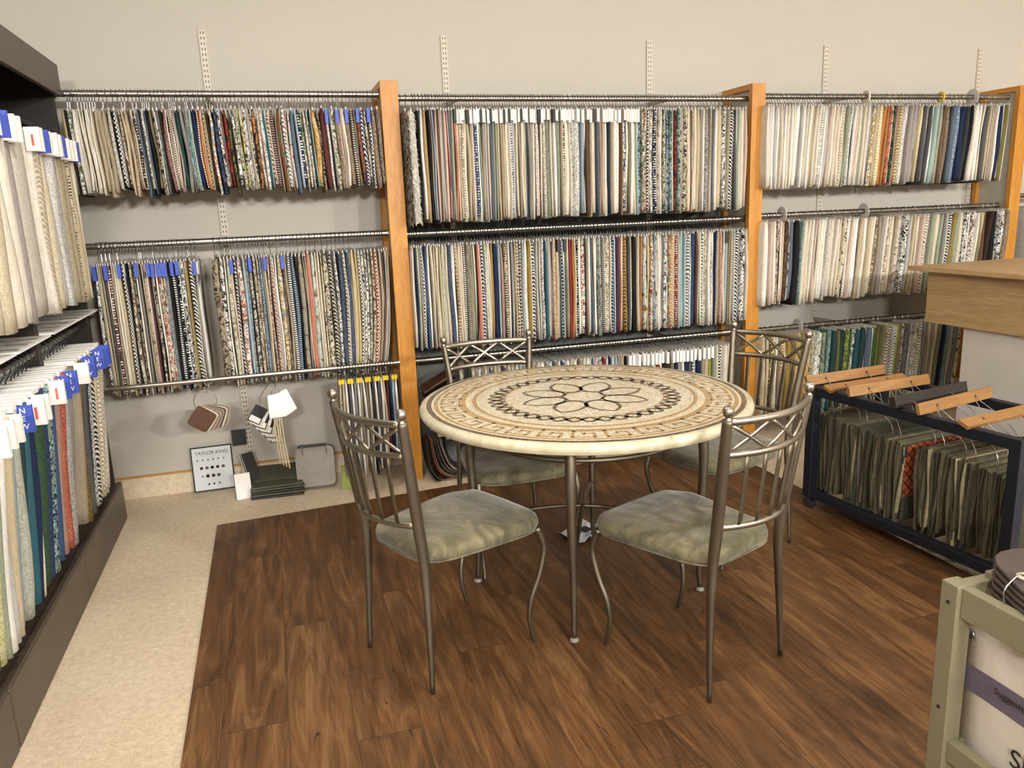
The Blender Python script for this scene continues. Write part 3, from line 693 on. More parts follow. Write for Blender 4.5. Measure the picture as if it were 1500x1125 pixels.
def tg_low(i):
    return {2: ('white', 0), 5: ('white', 'red'), 6: ('white', 'red'), 8: ('bluetag', 'new'), 11: ('white', 'red'), 12: ('white', 'red'), 14: ('white', 'red'), 16: ('bluetag', 'new'), 18: ('bluetag', 'new'), 20: ('white', 0), 22: ('white', 0), 24: ('bluetag', 'new'), 25: ('bluetag', 0),
            27: ('bluetag', 'new'), 28: ('bluetag', 'new'), 29: ('bluetag', 'new'), 30: ('bluetag', 'new')}.get(i)
rack_samples('gn.t.li:6 ol:5 li.t.cr:5 sg:4 wh:6 lg:4 be:4 lb:7 sg.t.lg:6 dt:5 te:5 nv:3 iv.t.cr:4 dt.t.gn:10 nv.t.bl:8 tl.f.nv:8 bl:5 ro:4 ru.t.co:6 co.t.re:5 lg.t.gr:7 gr:6', 2.14, 3.20, .995, .938, .29, 'lower row of middle rack', xrod=-.87, xf=-.745, tilt=.055,
    tags=lambda i: {3: ('white', 0), 5: ('white', 'red'), 7: ('white', 'red'), 9: ('bluetag', 'new'), 11: ('white', 'red'), 13: ('white', 'red'), 16: ('white', 'red'), 18: ('bluetag', 'new'), 20: ('bluetag', 'new')}.get(i), hooks='black')
rack_samples('ta:5 mu.t.db:7 dg:4 ch:4 wh.t.bk:6 bk.z.wh:6 be:4 iv.c.ta:6 cr.d.ta:4 iv.t.ta:5', 3.275, 3.76, .995, .935, .285, 'lower row of far rack', xrod=-.87, xf=-.745, tilt=.05,
    tags=lambda i: {0: ('white', 0), 2: ('bluetag', 'new'), 3: ('bluetag', 0), 6: ('bluetag', 'new'), 7: ('bluetag', 0), 8: ('bluetag', 'new'), 9: ('bluetag', 'new')}.get(i), hooks='black')
rack_samples('iv:6 cr:6 cr.t.be:7 iv.t.cr:6 iv:6 mv:4 lg.t.cr:11', 2.52, 3.205, 1.895, 1.80, 1.135, 'upper row of middle rack', xrod=-.97, xf=-.775, tags=lambda i: [('white', 0), ('white', 'red'), ('bluetag', 0), ('white', 'red'), ('bluetag', 0), ('white', 'red'), ('white', 'red')][i], hdr=False)
rack_samples('iv:3 cr.z.ta:7 cr.t.be:5 lg:5 lg.t.wh:6 gr.t.lg:4 cr:4 ta.t.be:8 be.t.ta:7 cr.d.db:4 be:6 iv:4', 3.275, 3.94, 1.895, 1.79, 1.13, 'upper row of far rack', xrod=-.97, xf=-.775,
    tags=lambda i: {0: ('white', 'red'), 1: ('white', 'red'), 2: ('bluetag', 0), 3: ('white', 0), 4: ('white', 0), 5: ('white', 0), 6: ('white', 0), 7: ('bluetag', 0), 8: ('white', 0), 9: ('white', 0), 10: ('white', 0), 11: ('bluetag', 0)}.get(i), hdr=False)

# ================================================================ round mosaic table
TC = (1.059, 2.635)
def mosaic():
    t = NT('mosaic_stone'); co = t.coord(); x, y, z = t.sep(co)
    r = t.math('SQRT', t.math('ADD', t.math('MULTIPLY', x, x), t.math('MULTIPLY', y, y)))
    a = t.math('ARCTAN2', y, x)
    ri = t.math('FLOOR', t.math('DIVIDE', r, .0105))
    k = t.math('ROUND', t.math('DIVIDE', t.math('MULTIPLY', t.math('ADD', ri, .5), .0105 * 2 * PI), .014))
    u = t.math('ADD', t.math('MULTIPLY', t.math('DIVIDE', a, 2 * PI), k), t.math('MULTIPLY', ri, .37))
    wn = t.n('ShaderNodeTexWhiteNoise', noise_dimensions='2D'); t.l(t.comb(t.math('FLOOR', u), ri, 0), wn.inputs['Vector'])
    fu = t.math('FRACT', u); fr = t.math('FRACT', t.math('DIVIDE', r, .0105))
    gu = t.math('GREATER_THAN', t.math('ABSOLUTE', t.math('SUBTRACT', fu, .5)), .44)
    gr_ = t.math('GREATER_THAN', t.math('ABSOLUTE', t.math('SUBTRACT', fr, .5)), .42)
    g = t.math('MAXIMUM', gu, gr_)
    c = t.ramp(wn.outputs[0], [(0, hx('CFC3A6')), (.5, hx('E2D7BD')), (1, hx('F0E7D2'))])
    c = t.mix(t.math('MULTIPLY', g, .7), c, hx('9A8560'))
    t.set(c, .22, 0, .5); t.b.inputs['Coat Weight'].default_value = .3; t.b.inputs['Coat Roughness'].default_value = .08
    return t.m
def marble():
    t = NT('cream_marble'); co = t.coord(); n = t.noise(co, 9, 6, .65, 1.5)
    t.set(t.ramp(n, [(.3, hx('BDB395')), (.5, hx('CFC6AA')), (.7, hx('DED6BE'))]), .25); t.b.inputs['Coat Weight'].default_value = .3; t.b.inputs['Coat Roughness'].default_value = .1
    return t.m
def inlay(name, c0, c1):
    t = NT(name); co = t.coord()
    v = t.n('ShaderNodeTexVoronoi'); v.inputs['Scale'].default_value = 95; t.l(co, v.inputs['Vector'])
    d = t.n('ShaderNodeTexVoronoi', feature='DISTANCE_TO_EDGE'); d.inputs['Scale'].default_value = 95; t.l(co, d.inputs['Vector'])
    sx = t.sep(v.outputs['Color'])[0]
    c = t.mix(sx, hx(c0), hx(c1)); c = t.mix(t.math('MULTIPLY', t.math('LESS_THAN', d.outputs[0], .07), .35), c, hx('CDBB95'))
    t.set(c, .24); t.b.inputs['Coat Weight'].default_value = .3; t.b.inputs['Coat Roughness'].default_value = .08
    return t.m
M['mosaic'] = mosaic(); M['marble'] = marble()
M['in_dark'] = inlay('dark_tesserae', '3D2E26', '55423A'); M['in_tan'] = inlay('tan_tesserae', 'A58250', 'BD9C6A'); M['in_cream'] = inlay('cream_tesserae', 'DCCDA8', 'EEE2C6')
table = thing('dining_table', 'round cream mosaic stone dining table on curved pewter legs', 'table', (TC[0], TC[1], 0), math.radians(4))
top = MB(); ZT = .757; n = 128
prof = [(.40, .718), (.585, .718), (.600, .722), (.608, .733), (.609, .743), (.605, .752), (.597, .7565), (.575, ZT)]
vs = [(r * math.cos(2 * PI * j / n), r * math.sin(2 * PI * j / n), z) for r, z in prof for j in range(n)]
fs = [(i * n + j, i * n + (j + 1) % n, (i + 1) * n + (j + 1) % n, (i + 1) * n + j) for i in range(len(prof) - 1) for j in range(n)]
top.add(vs, fs, 0); top.add([(.575 * math.cos(2 * PI * j / n), .575 * math.sin(2 * PI * j / n), ZT) for j in range(n)], [tuple(range(n))], 1)
top.add([(.40 * math.cos(2 * PI * j / n), .40 * math.sin(2 * PI * j / n), .718) for j in range(n)], [tuple(range(n - 1, -1, -1))], 0)
ZI = ZT + .0004
def strip(poly, w, mi, closed=False):
    """flat inlaid band following a 2-D path"""
    P = [Vector((p[0], p[1])) for p in poly]; k = len(P); L = []; Rr = []
    for i in range(k):
        if closed: t = P[(i + 1) % k] - P[i - 1]
        else: t = P[min(i + 1, k - 1)] - P[max(i - 1, 0)]
        t.normalize(); nn = Vector((-t.y, t.x)); h = (w[i] if isinstance(w, list) else w) / 2
        L.append(P[i] + nn * h); Rr.append(P[i] - nn * h)
    vs = [(p.x, p.y, ZI) for p in L] + [(p.x, p.y, ZI) for p in Rr]
    fs = [(i, k + i, k + (i + 1) % k, (i + 1) % k) for i in range(k if closed else k - 1)]
    top.add(vs, fs, mi)
def pol(r, a): return (r * math.cos(a), r * math.sin(a))
def ring(r, w, mi, nn=128): strip([pol(r, 2 * PI * j / nn) for j in range(nn)], w, mi, True)
ring(.5735, .018, 2); ring(.5605, .010, 4); ring(.548, .014, 3); ring(.538, .008, 4); ring(.447, .015, 3); ring(.435, .010, 4); ring(.407, .015, 3); ring(.396, .009, 4)
# Greek key: squares in (angle, radius)
NK = 30; r0, r1 = .461, .527; W = .0115
def seg(a0, ra, a1, rb):
    k = 6 if abs(a1 - a0) > 1e-6 else 1
    strip([pol(ra + (rb - ra) * i / k, a0 + (a1 - a0) * i / k) for i in range(k + 1)], W, 3)
for i in range(NK):
    A = 2 * PI * i / NK; d = 2 * PI / NK; h = W / 2 / .5
    def q(u): return A + d * u
    g = (r1 - r0)
    seg(q(0), r0 - W / 2, q(0), r1 + W / 2); seg(q(0), r1, q(.66), r1); seg(q(.66), r1 + W / 2, q(.66), r0 + .36 * g); seg(q(.66), r0 + .36 * g, q(.33), r0 + .36 * g); seg(q(.33), r0 + .36 * g - W / 2, q(.33), r0 + .66 * g)
    seg(q(0), r0, q(1), r0) if i % 2 else seg(q(.0), r0, q(1), r0)
# braid
NB = 40
for ph, mi in ((0, 2), (PI, 2)):
    strip([pol(.325 + .025 * math.sin(2 * PI * j * NB / 2 / 512 * 1.0 + ph), 2 * PI * j / 512) for j in range(512)], .0150, mi, True)
strip([pol(.325 + .012 * math.sin(2 * PI * j * NB / 2 / 512 + PI / 2), 2 * PI * j / 512) for j in range(512)], .004, 3, True)
ring(.356, .004, 4); ring(.293, .006, 3)
# eight-petalled flower
for i in range(8):
    A = math.radians(1 + 45 * i)
    for sg in (-1, 1):
        pts = cr([(*pol(.243, A), 0), (*pol(.205, A + sg * .20), 0), (*pol(.155, A + sg * .36), 0), (*pol(.112, A + sg * .40), 0), (*pol(.083, A + sg * .20), 0), (*pol(.074, A - sg * .10), 0), (*pol(.082, A - sg * .39), 0)], 5)
        strip([(p.x, p.y) for p in pts], [.009 + .006 * math.sin(PI * min(1, j / (len(pts) - 1) * 1.3)) for j in range(len(pts))], 2)
top.obj('tabletop', [M['marble'], M['mosaic'], M['in_dark'], M['in_tan'], M['in_cream']], table, autos=True)
la = [math.radians(a - 4) for a in (-118, 158, -30, 64)]
for a in la:
    c, s = math.cos(a), math.sin(a); P = lambda r, z: (r * c, r * s, z)
    pts = cr([P(.405, .718), P(.425, .66), P(.437, .57), P(.436, .45), P(.428, .30), P(.424, .15), P(.432, .012)], 5); k = len(pts)
    rs = [.0155 + .0035 * math.sin(PI * min(1, i / k * 2)) if i < k / 2 else .0168 - (i - k / 2) / (k / 2) * .0085 for i in range(k)]
    lg = MB().tube(pts, rs, 12).obj('leg', M['pewter'], table, smooth=True)
    MB().lathe([(.006, 0), (.016, .001), (.017, .005), (.013, .010), (.009, .014)], 16, (P(.432, 0)[0], P(.432, 0)[1], .006)).obj('glide', M['glide'], lg, smooth=True)
MB().tube([(.372 * math.cos(2 * PI * j / 64), .372 * math.sin(2 * PI * j / 64), .630) for j in range(64)], .0095, 8, closed=True).obj('apron_ring', M['pewter'], table, smooth=True)
for a0, a1 in ((la[0], la[3]), (la[1], la[2])):
    A = Vector((.428 * math.cos(a0), .428 * math.sin(a0), .265)); B = Vector((.428 * math.cos(a1), .428 * math.sin(a1), .265))
    pts = [A.lerp(B, i / 24) + Vector((0, 0, .072 * math.sin(PI * i / 24))) for i in range(25)]
    MB().tube(pts, .0085, 8).obj('stretcher', M['pewter'], table, smooth=True)

# ================================================================ chairs
def make_chair(lab, loc, ang):
    t = thing('dining_chair', lab, 'chair', (loc[0], loc[1], .006), ang - PI / 2, 'pewter dining chairs around the table')
    for s in (-1, 1):
        pts = cr([(s * .183, -.212, 0), (s * .178, -.206, .15), (s * .169, -.200, .32), (s * .164, -.200, .43), (s * .165, -.212, .54), (s * .177, -.234, .70), (s * .189, -.252, .82), (s * .194, -.260, .875)], 5)
        k = len(pts); rs = [.0080 + .0105 * min(1, i / (k * .5)) if i < k * .62 else .0185 - .004 * (i - k * .62) / (k * .38) for i in range(k)]
        l = MB().tube(pts, rs, 12, flat=.8, up=(0, 1, 0)).obj('leg', M['pewter'], t, smooth=True)
        MB().lathe([(.006, -.012), (.011, -.006), (.011, -.002), (.007, .002), (.0085, .005), (.0135, .010), (.0158, .018), (.0152, .026), (.0105, .033), (.004, .036)], 16, (s * .194, -.262, .879)).obj('finial', M['pewter_bright'], l, smooth=True)
        pts = cr([(s * .198, .225, .415), (s * .203, .243, .37), (s * .204, .250, .325), (s * .199, .228, .24), (s * .192, .199, .17), (s * .187, .190, .10), (s * .186, .203, .03), (s * .187, .212, 0)], 5)
        k = len(pts); rs = [.0125 - .006 * i / k for i in range(k)]
        MB().tube(pts, rs, 10).obj('leg', M['pewter'], t, smooth=True)
    bow = .055
    def hw(z): return .163 + .031 * max(0, (z - .52) / .35) ** 1.1
    def bp(u, z, yc): return Vector((u * hw(z), yc - bow * (1 - u * u), z))
    yz = lambda z: -.200 - (z - .43) * .137
    for (z, nm, r) in ((.868, 'top_rail', .0115), (.770, 'middle_rail', .0105), (.545, 'lower_rail', .0105)):
        MB().tube([bp(-1 + 2 * i / 16, z, yz(z)) for i in range(17)], r, 8, flat=.72, up=(0, 0, 1)).obj(nm, M['pewter_bright'], t, smooth=True)
    nodes = [-.97, -.34, .34, .97]
    def bar(u0, z0, u1, z1, nm, r=.0036, m='pewter_bright', fl=2.0):
        P = [bp(u0 + (u1 - u0) * i / 5, z0 + (z1 - z0) * i / 5, yz(z0 + (z1 - z0) * i / 5)) for i in range(6)]
        MB().tube(P, r, 6, flat=fl, up=(0, 1, 0)).obj(nm, M[m], t, smooth=True)
    for (i, j) in ((0, 1), (1, 0), (1, 2), (2, 1), (2, 3), (3, 2)):
        bar(nodes[i], .863, nodes[j], .776, 'lattice_bar')
    for i in range(5):
        u = (i - 2) * .33
        P = [bp(u, .770 - .225 * q / 5, yz(.770 - .225 * q / 5)) for q in range(6)]
        MB().tube(P, .0105, 8, flat=.36, up=(1, 0, 0)).obj('back_slat', M['pewter'], t, smooth=True)
    # seat cushion: rounded trapezoid, domed
    m = MB(); N = 48
    def outline(k, sc):
        a = 2 * PI * k / N; c, s = math.cos(a), math.sin(a); e = .42
        x = math.copysign(abs(c) ** e, c); y = math.copysign(abs(s) ** e, s)
        yy = .035 + y * .232; hw_ = .176 + .050 * (y + 1) / 2
        if y > 0: yy += .014 * (1 - x * x) * y
        return (x * hw_ * sc, .035 + (yy - .035) * sc)
    prof = [(.0, .408), (.92, .408), (.98, .412), (1.0, .421), (1.0, .432), (.985, .442), (.95, .449), (.86, .455), (.65, .460), (.35, .462), (.0, .463)]
    rings = []
    for (sc, z) in prof[1:-1]:
        rings.append(len(m.v)); m.v += [(*outline(k, sc), z + (.002 * math.sin(k * .9) if .8 < sc < .99 else 0)) for k in range(N)]
    for a, b in zip(rings, rings[1:]):
        for k in range(N): m.f.append((a + k, a + (k + 1) % N, b + (k + 1) % N, b + k)); m.m.append(0)
    m.f.append(tuple(rings[0] + k for k in range(N - 1, -1, -1))); m.m.append(0)
    m.v.append((0, .035, .463)); cc = len(m.v) - 1
    for k in range(N): m.f.append((rings[-1] + k, rings[-1] + (k + 1) % N, cc)); m.m.append(0)
    st = m.obj('seat', M['suede'], t, smooth=True)
    m2 = MB(); m2.tube([Vector((*outline(k, .985), .409)) for k in range(N)], .0035, 6, closed=True).obj('piping', M['suede'], st, smooth=True)
    MB().tube([Vector((*outline(k, .90), .400)) for k in range(N)], .006, 6, closed=True).obj('seat_frame', M['pewter'], t, smooth=True)
    return t
R_ = math.radians
make_chair('pewter chair on the rack side of the table, olive suede seat half lit', (.460, 2.382), R_(24.2))
make_chair('pewter chair in front of the table with its back to the navy cart side', (1.198, 2.068), R_(111.7))
make_chair('pewter chair behind the table facing the camera, seat in the table shadow', (.872, 3.015), R_(-88.9))
make_chair('pewter chair on the far side between the table and the navy cart', (1.746, 2.77), R_(196))

# ================================================================ navy cart with bundles
U = Vector((.10, -.995, 0)).normalized(); V = Vector((.995, .10, 0)).normalized()
ca = math.atan2(V.y, V.x)  # local x = depth V, local -y = length U
cart = thing('navy_cart', 'navy painted rolling cart hung with bundles of olive fabric leaves', 'cart', (2.311, 2.985, 0), ca)
D, LN, HT = .47, 1.02, .60
for x in (0, D - .045):
    for y in (-.045, -LN):
        MB().box(x, x + .045, y, y + .045, .06, HT).obj('post', M['navy'], cart, bevel=.003)
        cx, cy = x + .022, y + .022
        c = MB().tube([(cx - .014, cy, .026), (cx + .014, cy, .026)], .026, 18).obj('caster', M['blackplastic'], cart, autos=True)
        MB().box(cx - .018, cx + .018, cy - .012, cy + .012, .04, .062).obj('bracket', M['blackplastic'], c)
for x in (0, D - .045):
    MB().box(x + .004, x + .041, -LN + .045, -.045, HT - .045, HT - .002).obj('top_rail', M['navy'], cart, bevel=.003)
    MB().box(x + .004, x + .041, -LN + .045, -.045, .06, .10).obj('bottom_rail', M['navy'], cart, bevel=.003)
for y in (-.045, -LN):
    MB().box(.045, D - .045, y + .004, y + .041, HT - .045, HT - .002).obj('end_rail', M['navy'], cart, bevel=.003)
    MB().box(.045, D - .045, y + .004, y + .041, .06, .10).obj('end_rail', M['navy'], cart, bevel=.003)
leafcols = ['5F5A40', '6E6747', '4E4A36', '7A7154', '575A44', '6B5B45', '847B5E', '4A4C3C', '59513B', '746A4C']
LM = [simple('leaf_cloth_%s' % c, '%02X%02X%02X' % tuple(int(int(c[i:i + 2], 16) * .72) for i in (0, 2, 4)), .9, 0, .25, 60, .3, 300) for c in leafcols]
LMpale = simple('leaf_cloth_pale', '948A6C', .9, 0, .25, 60, .3, 300)
def quilt():
    t = NT('rust_lattice_cloth'); x, y, z = t.sep(t.coord())
    a = t.math('ABSOLUTE', t.math('SUBTRACT', t.math('FRACT', t.math('DIVIDE', t.math('ADD', x, z), .042)), .5))
    b = t.math('ABSOLUTE', t.math('SUBTRACT', t.math('FRACT', t.math('DIVIDE', t.math('SUBTRACT', x, z), .042)), .5))
    g = t.math('MAXIMUM', t.math('GREATER_THAN', a, .40), t.math('GREATER_THAN', b, .40))
    t.set(t.mix(g, hx('A34A22'), hx('2E1512')), .8); return t.m
M['quilt'] = quilt()
def bundle(s0, s1, sbar, z_top, bar, lab, nl, tilt, zbar=0, quilted=False, skew=0, x0=-.02, blen=.475):
    """leaves from s0 to s1 along the cart, header bar at sbar resting on the rails"""
    t = thing('sample_bundle', lab, 'sample bundle', tuple(cart.location + V * 0 + U * sbar), ca, 'fabric leaf bundles on the navy cart')
    T = Matrix.Translation((x0, 0, HT + .001 + zbar)) @ Matrix.Rotation(R_(skew), 4, 'Z') @ Matrix.Rotation(tilt, 4, 'X')
    w = .046; th = .016 if bar == 'maple' else .03
    MB().box(0, blen, -th / 2, th / 2, 0, w, 0, T).obj('header_bar', M[bar], t, bevel=.0015)
    for xx in (.11, .36):
        hp = T @ Vector((xx, 0, w * .5))
        MB().tube([T @ Vector((xx, -th / 2 - .001, w * .5)), T @ Vector((xx, th / 2 + .001, w * .5))], .006, 10).obj('eyelet', M['inkdark'], t)
        sm_ = (s0 + s1) / 2 - sbar
        ctr = Vector((xx + x0, -sm_, z_top + .04))
        P = cr([hp, hp + Vector((0, -.03, -.012)), Vector((hp.x, hp.y * .4 - sm_ * .6 - .035, HT - .05)), Vector((ctr.x, ctr.y - .02, z_top + .03)), Vector((ctr.x, ctr.y - .015, z_top - .02)), Vector((ctr.x, ctr.y + .02, z_top - .02)),
                Vector((ctr.x, ctr.y + .028, z_top + .05)), Vector((hp.x, hp.y * .6 - sm_ * .4 + .03, HT - .03)), hp], 5)
        MB().tube(P, .0018, 6).obj('wire_loop', M['wire'], t, smooth=True)
    rg = random.Random(int(s0 * 1000)); nl = int(nl * 1.6)
    for i in range(nl):
        f = (i + .5) / nl; yy = -(s0 + (s1 - s0) * f - sbar); tk = (s1 - s0) / nl
        zt = z_top + rg.uniform(-.008, .008) - .015 * abs(f - .5); zb = .105 + rg.uniform(-.02, .03)
        xa = .055 + rg.uniform(-.012, .008); xb = xa + .36 + rg.uniform(-.01, .01)
        m = MB(); nz, nx = 7, 5; vs = []; bend = (f - .5) * rg.uniform(.01, .04); ph = rg.random() * 6
        for side in (-1, 1):
            for a in range(nz):
                for b in range(nx):
                    u = a / (nz - 1); v = b / (nx - 1)
                    vs.append((xa + (xb - xa) * v + .005 * math.sin(ph + u * 6), yy + side * tk * .47 * (1 if 0 < a else .6) + bend * u * u - .004 * math.sin(u * 4 + ph) , zt + (zb - zt) * u + .006 * math.sin(v * 5 + ph) * (a == nz - 1)))
        fs = []; o2 = nz * nx
        for a in range(nz - 1):
            for b in range(nx - 1):
                i0 = a * nx + b; fs.append((i0, i0 + nx, i0 + nx + 1, i0 + 1)); fs.append((o2 + i0, o2 + i0 + 1, o2 + i0 + nx + 1, o2 + i0 + nx))
        for a in range(nz - 1):
            i0 = a * nx; fs.append((i0, o2 + i0, o2 + i0 + nx, i0 + nx)); i1 = a * nx + nx - 1; fs.append((i1, i1 + nx, o2 + i1 + nx, o2 + i1))
        for b in range(nx - 1):
            fs.append((b, b + 1, o2 + b + 1, o2 + b)); i0 = (nz - 1) * nx + b; fs.append((i0, o2 + i0, o2 + i0 + 1, i0 + 1))
        m.add(vs, fs)
        m.obj('fabric_leaf', M['quilt'] if quilted and i == nl - 1 else LMpale if rg.random() < .07 else rg.choice(LM), t, autos=True)
    return t
bundle(.03, .17, .02, .465, 'maple', 'bundle of olive fabric leaves on the maple bar at the wall end of the cart', 15, R_(-18))
bundle(.18, .33, .16, .455, 'maple', 'bundle of olive leaves whose maple bar lies nearly flat', 16, R_(-68))
bundle(.34, .52, .27, .44, 'maple', 'bundle of olive leaves ending in a rust lattice cloth, maple bar upright', 17, R_(-18), quilted=True)
bundle(.57, .70, .50, .455, 'darkbar', 'bundle of olive fabric leaves on the thick black bar', 14, R_(-14), skew=6)
bundle(.71, .83, .62, .45, 'maple', 'bundle of olive leaves on the maple bar next to the black bar', 13, R_(-16), skew=6)
bundle(.84, .965, .83, .44, 'maple', 'bundle of olive leaves whose tilted maple bar is at the camera end', 13, R_(-66), skew=3)

# ================================================================ counter
ct = thing('counter', 'pale wood topped counter with wood side panel over a white wall', 'counter', (3.47, 3.50, 0))
MB().box(-.075, 1.6, -2.0, .075, 1.024, 1.05).obj('countertop', M['lam'], ct, bevel=.003)
MB().box(0, 1.5, -1.98, 0, .74, 1.024).obj('side_panel', M['lam'], ct, bevel=.001)
MB().box(.03, 1.5, -1.98, -.237, 0, .74).obj('lower_wall', M['whitewall'], ct)

# ================================================================ sage cart at the camera corner
sc_ = thing('sage_cart', 'sage green painted wooden cart in the corner by the camera', 'cart', (1.372, 1.278, 0), 0)
W, DP, H = .62, .62, .60
for x in (0, W - .045):
    for y in (-.045, -DP):
        MB().box(x, x + .045, y, y + .045, 0, H).obj('post', M['sagepaint'], sc_, bevel=.002)
for x in (.003, W - .042):
    for z in (.545, .16):
        MB().box(x + .008, x + .036, -DP + .045, -.045, z - (.02 if z > .5 else 0), z + .052).obj('side_rail', M['sagepaint'], sc_, bevel=.002)
for y in (-.040, -DP + .005):
    for z in (.56, .16):
        MB().box(.045, W - .045, y, y + .03, z, z + .038).obj('cross_rail', M['sagepaint'], sc_, bevel=.002)
MB().box(.10, .125, -.13, -.02, .575, .612).obj('divider_block', M['sagepaint'], sc_, bevel=.002)
for z in (.555, .29):
    MB().tube([(-.0015, -.0225, z), (.004, -.0225, z)], .0045, 12).obj('screw_hole', M['inkdark'], sc_)
# printed tote style sample hanging in the sage cart
pan = thing('canvas_sample_book', 'white canvas sample hanging inside the sage cart with a purple band', 'sample book', (1.415, 1.215, .0), R_(0))
mm = MB()
g = 10
vs = []; X0 = .02
for side in (0, .006):
    for a in range(g):
        for b in range(g):
            u = a / (g - 1); v = b / (g - 1)
            vs.append((X0 + side + .006 * math.sin(v * 5 + u * 2), .045 - v * .50, .50 - u * .36 - (.02 * max(0, .12 - v) / .12 if a == 0 else 0)))
fs = []
for a in range(g - 1):
    for b in range(g - 1):
        i0 = a * g + b; fs.append((i0, i0 + 1, i0 + g + 1, i0 + g)); fs.append((g * g + i0, g * g + i0 + g, g * g + i0 + g + 1, g * g + i0 + 1))
for a in range(g - 1):
    i0 = a * g; fs.append((i0, i0 + g, g * g + i0 + g, g * g + i0)); i0 = a * g + g - 1; fs.append((i0, g * g + i0, g * g + i0 + g, i0 + g))
    i0 = a; fs.append((i0, g * g + i0, g * g + i0 + 1, i0 + 1)); i0 = (g - 1) * g + a; fs.append((i0, i0 + 1, g * g + i0 + 1, g * g + i0))
canvas = simple('canvas', 'D8D0C4', .85, 0, .06, 12, .35, 260); purple = simple('purple_band', '6A6070', .8, 0, .06, 12)
mm.add(vs, fs).obj('canvas', canvas, pan, smooth=True)
bandv = []
for a in range(2):
    for b in range(g):
        v = b / (g - 1); u = .30 + .18 * a; bandv.append((X0 - .0012 + .006 * math.sin(v * 5 + u * 2), .045 - v * .50, .50 - u * .36))
MB().add(bandv, [(b, b + 1, g + b + 1, g + b) for b in range(g - 1)]).obj('printed_band', purple, pan, smooth=True)
def lettering(body, size, loc, rot, parent, mat, ext=.0003, sp=1.0, align='LEFT'):
    c = text_mesh(text_curve(body, size, align=align, ext=ext, sp=sp), mat)
    o = bpy.data.objects.new('lettering', c); COL.objects.link(o); o.parent = parent; o.location = loc; o.rotation_euler = rot; return o
lettering('Suggested', .022, (X0 - .004, -.045, .372), (PI / 2, 0, -PI / 2), pan, M['inkdark'])
lettering('SM', .062, (X0 - .004, -.098, .243), (PI / 2, 0, -PI / 2), pan, M['inkdark'])
ey = MB().tube([(X0 - .003 + .0, .028 - .008 * math.cos(2 * PI * j / 20), .470 + .008 * math.sin(2 * PI * j / 20)) for j in range(20)], .0032, 6, closed=True).obj('eyelet', M['steel'], pan, smooth=True)
MB().tube(cr([(X0 - .004, .028, .468), (X0 - .008, .034, .49), (X0 - .004, .04, .54)], 5), .002, 6).obj('ring', M['steel'], pan, smooth=True)
# grey leather book on top of the sage cart
gl = thing('leather_swatch_book', 'grey-brown leather swatch book with cream grommet on the sage cart', 'swatch book', (1.575, 1.065, .0), R_(-20))
leather_g = simple('taupe_leather', '463B36', .55, 0, .12, 10, .3, 160)
for i in range(5):
    m = MB(); N = 20
    poly = [(.18 * math.copysign(abs(math.cos(2 * PI * k / N)) ** .5, math.cos(2 * PI * k / N)), .16 * math.copysign(abs(math.sin(2 * PI * k / N)) ** .5, math.sin(2 * PI * k / N))) for k in range(N)]
    Mx = Matrix.Translation((.004 * i, .006 * i, .585 + .011 * i)) @ Matrix.Rotation(R_(2.0 * i - 3), 4, 'X')
    m.prism(poly, 0, .008, 0, Mx).obj('leather_leaf', leather_g, gl, bevel=.003)
MB().tube([(-.135 + .011 * math.cos(2 * PI * j / 20), .05 + .011 * math.sin(2 * PI * j / 20), .645) for j in range(20)], .004, 6, closed=True).obj('grommet', M['offbeige'], gl, smooth=True)
MB().tube(cr([(-.135, .05, .647), (-.155, .035, .657), (-.19, .02, .63), (-.185, .02, .59)], 5), .0018, 6).obj('ring', M['wire'], gl, smooth=True)
# rail for it to rest on
MB().box(.045, W - .045, -.36, -.33, .56, .584).obj('cross_rail', M['sagepaint'], sc_, bevel=.002)
MB().box(.045, W - .045, -.16, -.13, .56, .584).obj('cross_rail', M['sagepaint'], sc_, bevel=.002)

# ================================================================ small things along the wall
# framed nail-head board
fb = thing('framed_sample_board', 'small black framed board of round metal samples leaning on the wall', 'framed board', (-.417, 4.372, .002), R_(1.5))
T = Matrix.Rotation(R_(-9), 4, 'X')
bw, bh = .213, .245
MB().box(-bw / 2 + .006, bw / 2 - .006, -.002, .004, .006, bh - .006, 0, T).obj('board', simple('board_white', 'D8DBDE', .5), fb)
fr = MB()
fr.box(-bw / 2, bw / 2, -.005, .007, 0, .007, 0, T); fr.box(-bw / 2, bw / 2, -.005, .007, bh - .007, bh, 0, T)
fr.box(-bw / 2, -bw / 2 + .007, -.005, .007, .007, bh - .007, 0, T); fr.box(bw / 2 - .007, bw / 2, -.005, .007, .007, bh - .007, 0, T)
fr.obj('frame', M['inkdark'], fb)
lt = lettering('TAYLOR KING', .026, tuple(T @ Vector((0, -.0032, bh - .036))), (PI / 2 - R_(9), 0, 0), fb, M['inkdark'], align='CENTER', ext=.0002)
nailm = [simple('nail_%d' % i, c, .35, .7) for i, c in enumerate(('2A2422', '4A3A2C', '6B6259'))]
def nail(x, z, r, i):
    Q = T @ Matrix.Translation((x, -.002, z)) @ Matrix.Rotation(PI / 2, 4, 'X')
    MB().lathe([(r, 0), (r * .95, r * .3), (r * .6, r * .6), (r * .1, r * .7)], 14, M=Q).obj('nail_head', nailm[i % 3], fb, smooth=True)
for j, (zz, xs, r) in enumerate(((.172, [-.075, -.047, -.02, .006, .032, .060], .0042), (.128, [-.058, -.030, -.003, .025, .054], .0088), (.083, [-.057, -.030, -.001, .026], .0095), (.038, [-.028, -.002, .026], .0055))):
    for i, x in enumerate(xs): nail(x, zz, r * (.5 if (j == 2 and i == 0) else 1), i + j)

